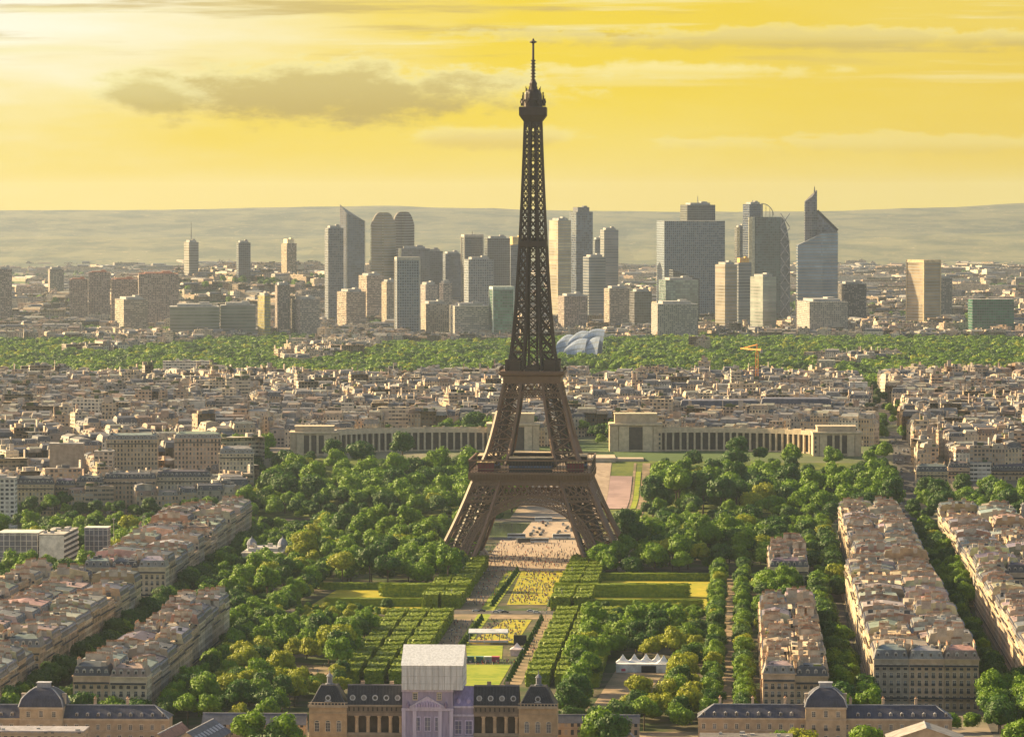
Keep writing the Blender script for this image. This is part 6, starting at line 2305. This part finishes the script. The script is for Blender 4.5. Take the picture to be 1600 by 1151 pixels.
for (u, v, su, sv, h, where) in hedges:
    i = cnt.get(where, 0); cnt[where] = i + 1
    line = where.endswith('lawns')
    lab = f'box-clipped hedge block, {ORD[i]} from near in {where}' if line else f'long clipped hedge {where}'
    o = link('clipped_hedge', HED[i % 3], None, (*W(u, v), 0.05), -AX, (su / 10, sv / 8, h / 7))
    tag(o, lab, 'hedge', 'clipped hedges')
# little cone yews along the lawn
ym = MB()
rq = random.Random(5)
ym.lathe(0, 0, [(1.0, 0), (1.15, .5), (.6, 1.9), (.05, 3.0)], 9)
for _ in range(160):
    t = rq.random(); a = rq.uniform(0, 6.28); r = 1.15 * (1 - t) + .08
    p = Vector((r * math.cos(a), r * math.sin(a), .2 + 2.8 * t))
    e = Vector((rq.uniform(-1, 1), rq.uniform(-1, 1), rq.uniform(-1, 1))).normalized(); f = e.orthogonal().normalized()
    ym.face([tuple(p + e * .28), tuple(p + f * .28), tuple(p - e * .28), tuple(p - f * .28)])
YEW = ym.data('yew_cone', [M_LEAF[1]])
i = 0
for side, (ua, ub) in enumerate((((-13), (-6)), (20.5, 24.5))):
    v = -690
    k = 0
    while v < -70:
        if not (-375 < v < -300):
            u = ua + (ub - ua) * (v + 690) / 620
            o = link('yew_cone', YEW, None, (*W(u, v), .15), R.uniform(0, 6), (1.2,) * 3)
            tag(o, f'small dark clipped yew cone, {ORD[min(k, 49)]} from near on the lawn edge, {"left" if side == 0 else "right"} side', 'yew', 'clipped yews along the lawn')
            k += 1
        v += 14

# ------------------------------------------------------------------ tents, stage, people, cars
def marquee():
    x, y = W(82, -628)
    root = thing('marquee', 'white event tent with peaked roofs and dark opening in the right grove', 'tent', (x, y, 0), -AX)
    m = MB()
    m.box(0, 0, 0, 25, 16, 4.2, (0.66, 0.64, 0.64)); m.box(3, -8.1, .2, 7, .2, 3.2, (0.03, 0.03, 0.035)); m.box(-9, -8.1, .8, 2, .2, 1.2, (0.5, 0.08, 0.12))
    m.build('tent_wall', [M_PLAIN], root)
    for i in range(5):
        r = MB()
        cx, cy = (-9.5, -4, 1.5, 7, 10)[i], (0, 2, 3, 4, -3)[i]
        q = [(cx - 3.4, cy - 3.4, 4.2), (cx + 3.4, cy - 3.4, 4.2), (cx + 3.4, cy + 3.4, 4.2), (cx - 3.4, cy + 3.4, 4.2)]
        for k in range(4):
            a, b = Vector(q[k]), Vector(q[(k + 1) % 4]); t = Vector((cx, cy, 8.2)); mid = lambda p: p.lerp(t, .55) - Vector((0, 0, .8))
            r.face([tuple(a), tuple(b), tuple(mid(b)), tuple(mid(a))], (0.72, 0.70, 0.69)); r.face([tuple(mid(a)), tuple(mid(b)), tuple(t)], (0.72, 0.70, 0.69))
        r.build('tent_peak', [M_PLAIN], root)


marquee()


def stage():
    x, y = W(1, -500)
    root = thing('stage_canopy', 'long white stage canopy across the lawn', 'canopy', (x, y, 0), -AX)
    m = MB()
    m.box(0, 0, 5.2, 20, 7, .5, (0.66, 0.66, 0.68))
    m.face([(-10, -3.6, 5.7), (10, -3.6, 5.7), (10, 0, 7.4), (-10, 0, 7.4)], (0.68, 0.68, 0.70)); m.face([(10, 3.6, 5.7), (-10, 3.6, 5.7), (-10, 0, 7.4), (10, 0, 7.4)], (0.68, 0.68, 0.70))
    m.build('canopy_roof', [M_PLAIN], root)
    for k in range(6):
        p = MB(); p.bar((-9.6 + k * 3.84, -3, 0), (-9.6 + k * 3.84, -3, 5.2), .35, (0.4, 0.38, 0.36)); p.build('post', [M_PLAIN], root)
    m = MB(); m.box(0, 1, 0, 20, 4, 1.4, (0.55, 0.30, 0.22)); m.box(0, -3.2, .8, 20, .2, 1.0, (0.6, 0.56, 0.52)); m.build('platform', [M_PLAIN], root)
    x, y = W(18.5, -560)
    root = thing('pavilion_tent', 'pink and white square tent beside the lawn', 'tent', (x, y, 0), -AX)
    m = MB(); m.box(0, 0, 0, 6.2, 6, 3.2, (0.66, 0.46, 0.47)); m.build('tent_wall', [M_PLAIN], root)
    m = MB(); m.lathe(0, 0, [(3.5, 3.2), (1.6, 4.4), (.1, 6.4)], square=True, col=(0.72, 0.58, 0.58)); m.build('tent_roof', [M_PLAIN], root)
    x, y = W(18, -520)
    root = thing('screen_tower', 'black screen scaffold behind the pink tent', 'screen', (x, y, 0), -AX)
    m = MB(); m.box(0, 0, 1, 6.5, 1.5, 5, (0.025, 0.025, 0.03)); m.build('screen_panel', [M_PLAIN], root)
    m = MB()
    for a in (-3, 3):
        m.bar((a, 0, 0), (a, 0, 6.2), .4, (0.1, 0.1, 0.1)); m.bar((a, 0, 0), (a, 2.5, 0), .4, (0.1, 0.1, 0.1)); m.bar((a, 2.5, 0), (a, 0, 4.5), .3, (0.1, 0.1, 0.1))
    m.bar((-3, 0, 6.1), (3, 0, 6.1), .4, (0.1, 0.1, 0.1))
    m.build('support_frame', [M_PLAIN], root)
    for i, (u, c, n) in enumerate(((-6.5, (0.52, 0.53, 0.55), 'silver'), (-2.5, (0.05, 0.13, 0.11), 'dark green'), (2, (0.07, 0.16, 0.14), 'teal'), (6, (0.4, 0.42, 0.42), 'grey'), (9.8, (0.35, 0.06, 0.12), 'crimson'))):
        x, y = W(u, -592)
        root = thing('event_booth', f'{n} event booth in the row before the lawn', 'booth', (x, y, 0.2), -AX, 'event booths in a row')
        m = MB(); m.box(0, 0, 0, 3.6, 3, 2.5, c); m.build('booth_wall', [M_PLAIN], root)
        m = MB(); m.box(0, -.3, 2.5, 4, 3.8, .25, tuple(v * 1.3 for v in c)); m.build('booth_roof', [M_PLAIN], root)


stage()


def car_mesh(c):
    m = MB()
    m.prism([(-2.1, -.85), (2.1, -.85), (2.1, .85), (-2.1, .85)], .35, .95, c)
    a = [(-1.5, -.8, .95), (1.1, -.8, .95), (1.1, .8, .95), (-1.5, .8, .95)]
    b = [(-1.0, -.65, 1.45), (.5, -.65, 1.45), (.5, .65, 1.45), (-1.0, .65, 1.45)]
    for i in range(4):
        j = (i + 1) % 4
        m.face([a[i], a[j], b[j], b[i]], (0.04, 0.045, 0.05))
    m.face(b, c)
    for x in (-1.3, 1.3):
        for y in (-.86, .86):
            for i in range(8):
                t0, t1 = 2 * PI * i / 8, 2 * PI * (i + 1) / 8
                m.face([(x, y, .34), (x + .34 * math.cos(t0), y, .34 + .34 * math.sin(t0)), (x + .34 * math.cos(t1), y, .34 + .34 * math.sin(t1))], (0.02, 0.02, 0.02))
    return m.data('car', [M_PAINT])


M_PAINT = mat_plain('car_paint', .3, .5, grime=False)
CARS = [(car_mesh(c), n) for c, n in (((0.62, 0.62, 0.62), 'white'), ((0.03, 0.03, 0.035), 'black'), ((0.25, 0.26, 0.28), 'grey'), ((0.30, 0.05, 0.04), 'red'))]


def cars(where, group, spots):
    """spots: (u, v, heading, z); cars of one colour on one road look alike and share a label"""
    for (u, v, hd, z) in spots:
        me, n = R.choices(CARS, [4, 4, 3, .6])[0]
        x, y = W(u, v)
        o = link('car', me, None, (x, y, z if z is not None else T(x, y) + .4), -AX + hd)
        tag(o, f'{n} car {where}', 'car', f'{n} cars {where}')


sp = []
for _ in range(46):
    sp.append((R.choice([-12, -8.5, -5, 6, 10, 14]) + R.uniform(-.5, .5), R.uniform(206, 340), PI / 2, .31))
cars('on the bridge seen through the tower arch', '', sp)
sp = []
for _ in range(56):
    v = R.uniform(376, 1000)
    u = np.interp(v, [372, 640, 1100], [243, 247, 256]) + R.choice([2.5, 5.5, 9.5, 12.5])
    sp.append((u, v, PI / 2, None))
cars('on the uphill avenue right of the palace', '', sp)
sp = [(-117 + 3.0 * i - 14, -893 + 5.5 * k, PI / 2 - .1, .25) for i in range(6) for k in range(3) if R.random() < .85]
cars('parked under the trees behind the red-roofed shed', '', sp)
sp = [(R.uniform(-16, 18), R.choice([-338, -331]), 0, .17) for _ in range(7)]
cars('on the road crossing the park', '', sp)
for i, (u, v, hd, c, n) in enumerate(((-12, 150, .35, (0.05, 0.055, 0.065), 'dark'), (-3, 152, .1, (0.45, 0.47, 0.5), 'silver'), (10, 190, .05, (0.6, 0.6, 0.6), 'white'), (-20, 190, 0, (0.5, 0.52, 0.55), 'pale blue'), (-9, 346, .02, (0.6, 0.6, 0.6), 'white far'))):
    x, y = W(u, v)
    root = thing('coach', f'{n} tour coach beneath the tower arch', 'coach', (x, y, .32), hd, 'coaches beyond the tower')
    m = MB(); m.box(0, 0, .4, 12, 2.5, 2.8, c); m.build('coach_body', [M_PAINT], root)
    m = MB(); m.box(0, 0, 1.6, 11.6, 2.54, 1.0, (0.03, 0.03, 0.04)); m.build('window_band', [M_PAINT], root)
    for xx in (-4, 4):
        m = MB(); m.lathe(0, 0, [(.5, -1.2), (.5, 1.2)], 10, (0.02, 0.02, 0.02)); o = m.build('wheel', [M_PAINT], root, (xx, 0, .5)); o.rotation_euler = (PI / 2, 0, 0)


def crowd():
    mb = MB()
    CL = [(0.55, 0.53, 0.5), (0.05, 0.05, 0.07), (0.08, 0.10, 0.2), (0.4, 0.07, 0.05), (0.2, 0.19, 0.18), (0.6, 0.5, 0.4), (0.1, 0.16, 0.25), (0.04, 0.04, 0.04)]

    def person(u, v, sit):
        x, y = W(u, v)
        z = .22
        k = R.uniform(.92, 1.05)
        c, l = R.choice(CL), R.choice(CL[1:])
        a = R.uniform(0, PI)
        dx, dy = math.cos(a), math.sin(a)
        if sit:
            mb.box(x, y, z, .8, .5, .3, l, 0, a)
            hz = z + .2
        else:
            for s in (-1, 1):
                mb.lathe(x + s * .1 * dx, y + s * .1 * dy, [(.07, z), (.10, z + .85 * k)], 4, l)
            hz = z + .82 * k
        mb.lathe(x, y, [(.15, hz), (.21, hz + .5 * k), (.08, hz + .62 * k)], 5, c)
        for s in (-1, 1):
            mb.bar((x + s * .24 * dx, y + s * .24 * dy, hz + .5 * k), (x + s * .28 * dx, y + s * .28 * dy, hz - .02), .09, c)
        mb.lathe(x, y, [(.05, hz + .62 * k), (.11, hz + .74 * k), (.09, hz + .86 * k), (.01, hz + .9 * k)], 5, (0.30, 0.19, 0.13))
    for _ in range(620):
        person(R.uniform(-34, 36), R.triangular(-62, 190, -20), False)
    for _ in range(150):
        person(R.uniform(-26, -8), R.uniform(-300, -62), False)
    for _ in range(420):
        person(R.uniform(-1, 25), R.uniform(-284, -66), R.random() < .7)
    for _ in range(170):
        person(R.uniform(-5, 15), R.uniform(-500, -380), R.random() < .7)
    for _ in range(60):
        person(R.uniform(-9, 20), R.uniform(-606, -588), False)
    for _ in range(70):
        person(R.uniform(20, 30), R.uniform(-600, -300), False)
    for _ in range(60):
        person(R.uniform(-23, -10), R.uniform(-520, -380), False)
    for _ in range(60):
        person(R.uniform(-98, -62), R.uniform(-722, -612), False)
    tag(mb.build('crowd', [M_PLAIN]), kind='stuff')


crowd()

# lamp posts on the quay and in the park
for i, (u, v) in enumerate(((-36, -40), (34, -38), (-34, -150), (30, -150), (-31, -300), (30, -300), (-262, -2), (-246, 20), (226, 770))):
    x, y = W(u, v)
    root = thing('street_lamp', f'slim grey lamp post, {ORD[i]} from the lawn end', 'street lamp', (x, y, T(x, y)), 0, 'lamp posts')
    hh = 26 if 6 <= i <= 7 else 9
    m = MB(); m.lathe(0, 0, [(.25, 0), (.14, hh)], 6, (0.3, 0.29, 0.27)); m.build('post', [M_PLAIN], root)
    m = MB(); m.box(0, 0, hh, 1.8 if hh > 10 else .8, .6, .5, (0.5, 0.48, 0.44)); m.build('lamp_head', [M_PLAIN], root)


# ------------------------------------------------------------------ the air
def haze():
    m = bpy.data.materials.new('evening_haze')
    m.use_nodes = True
    t = m.node_tree
    t.nodes.clear()
    v = t.nodes.new('ShaderNodeVolumePrincipled')
    v.inputs['Color'].default_value = (0.60, 0.72, 0.94, 1)
    v.inputs['Density'].default_value = HAZE
    v.inputs['Anisotropy'].default_value = 0.55
    o = t.nodes.new('ShaderNodeOutputMaterial')
    t.links.new(v.outputs[0], o.inputs['Volume'])
    mb = MB()
    mb.box(0, 11300, -12, 13000, 24600, 350, (1, 1, 1), bottom=True)
    ob = mb.build('haze', [m])
    tag(ob, kind='stuff')


HAZE = 1.7e-5
haze()
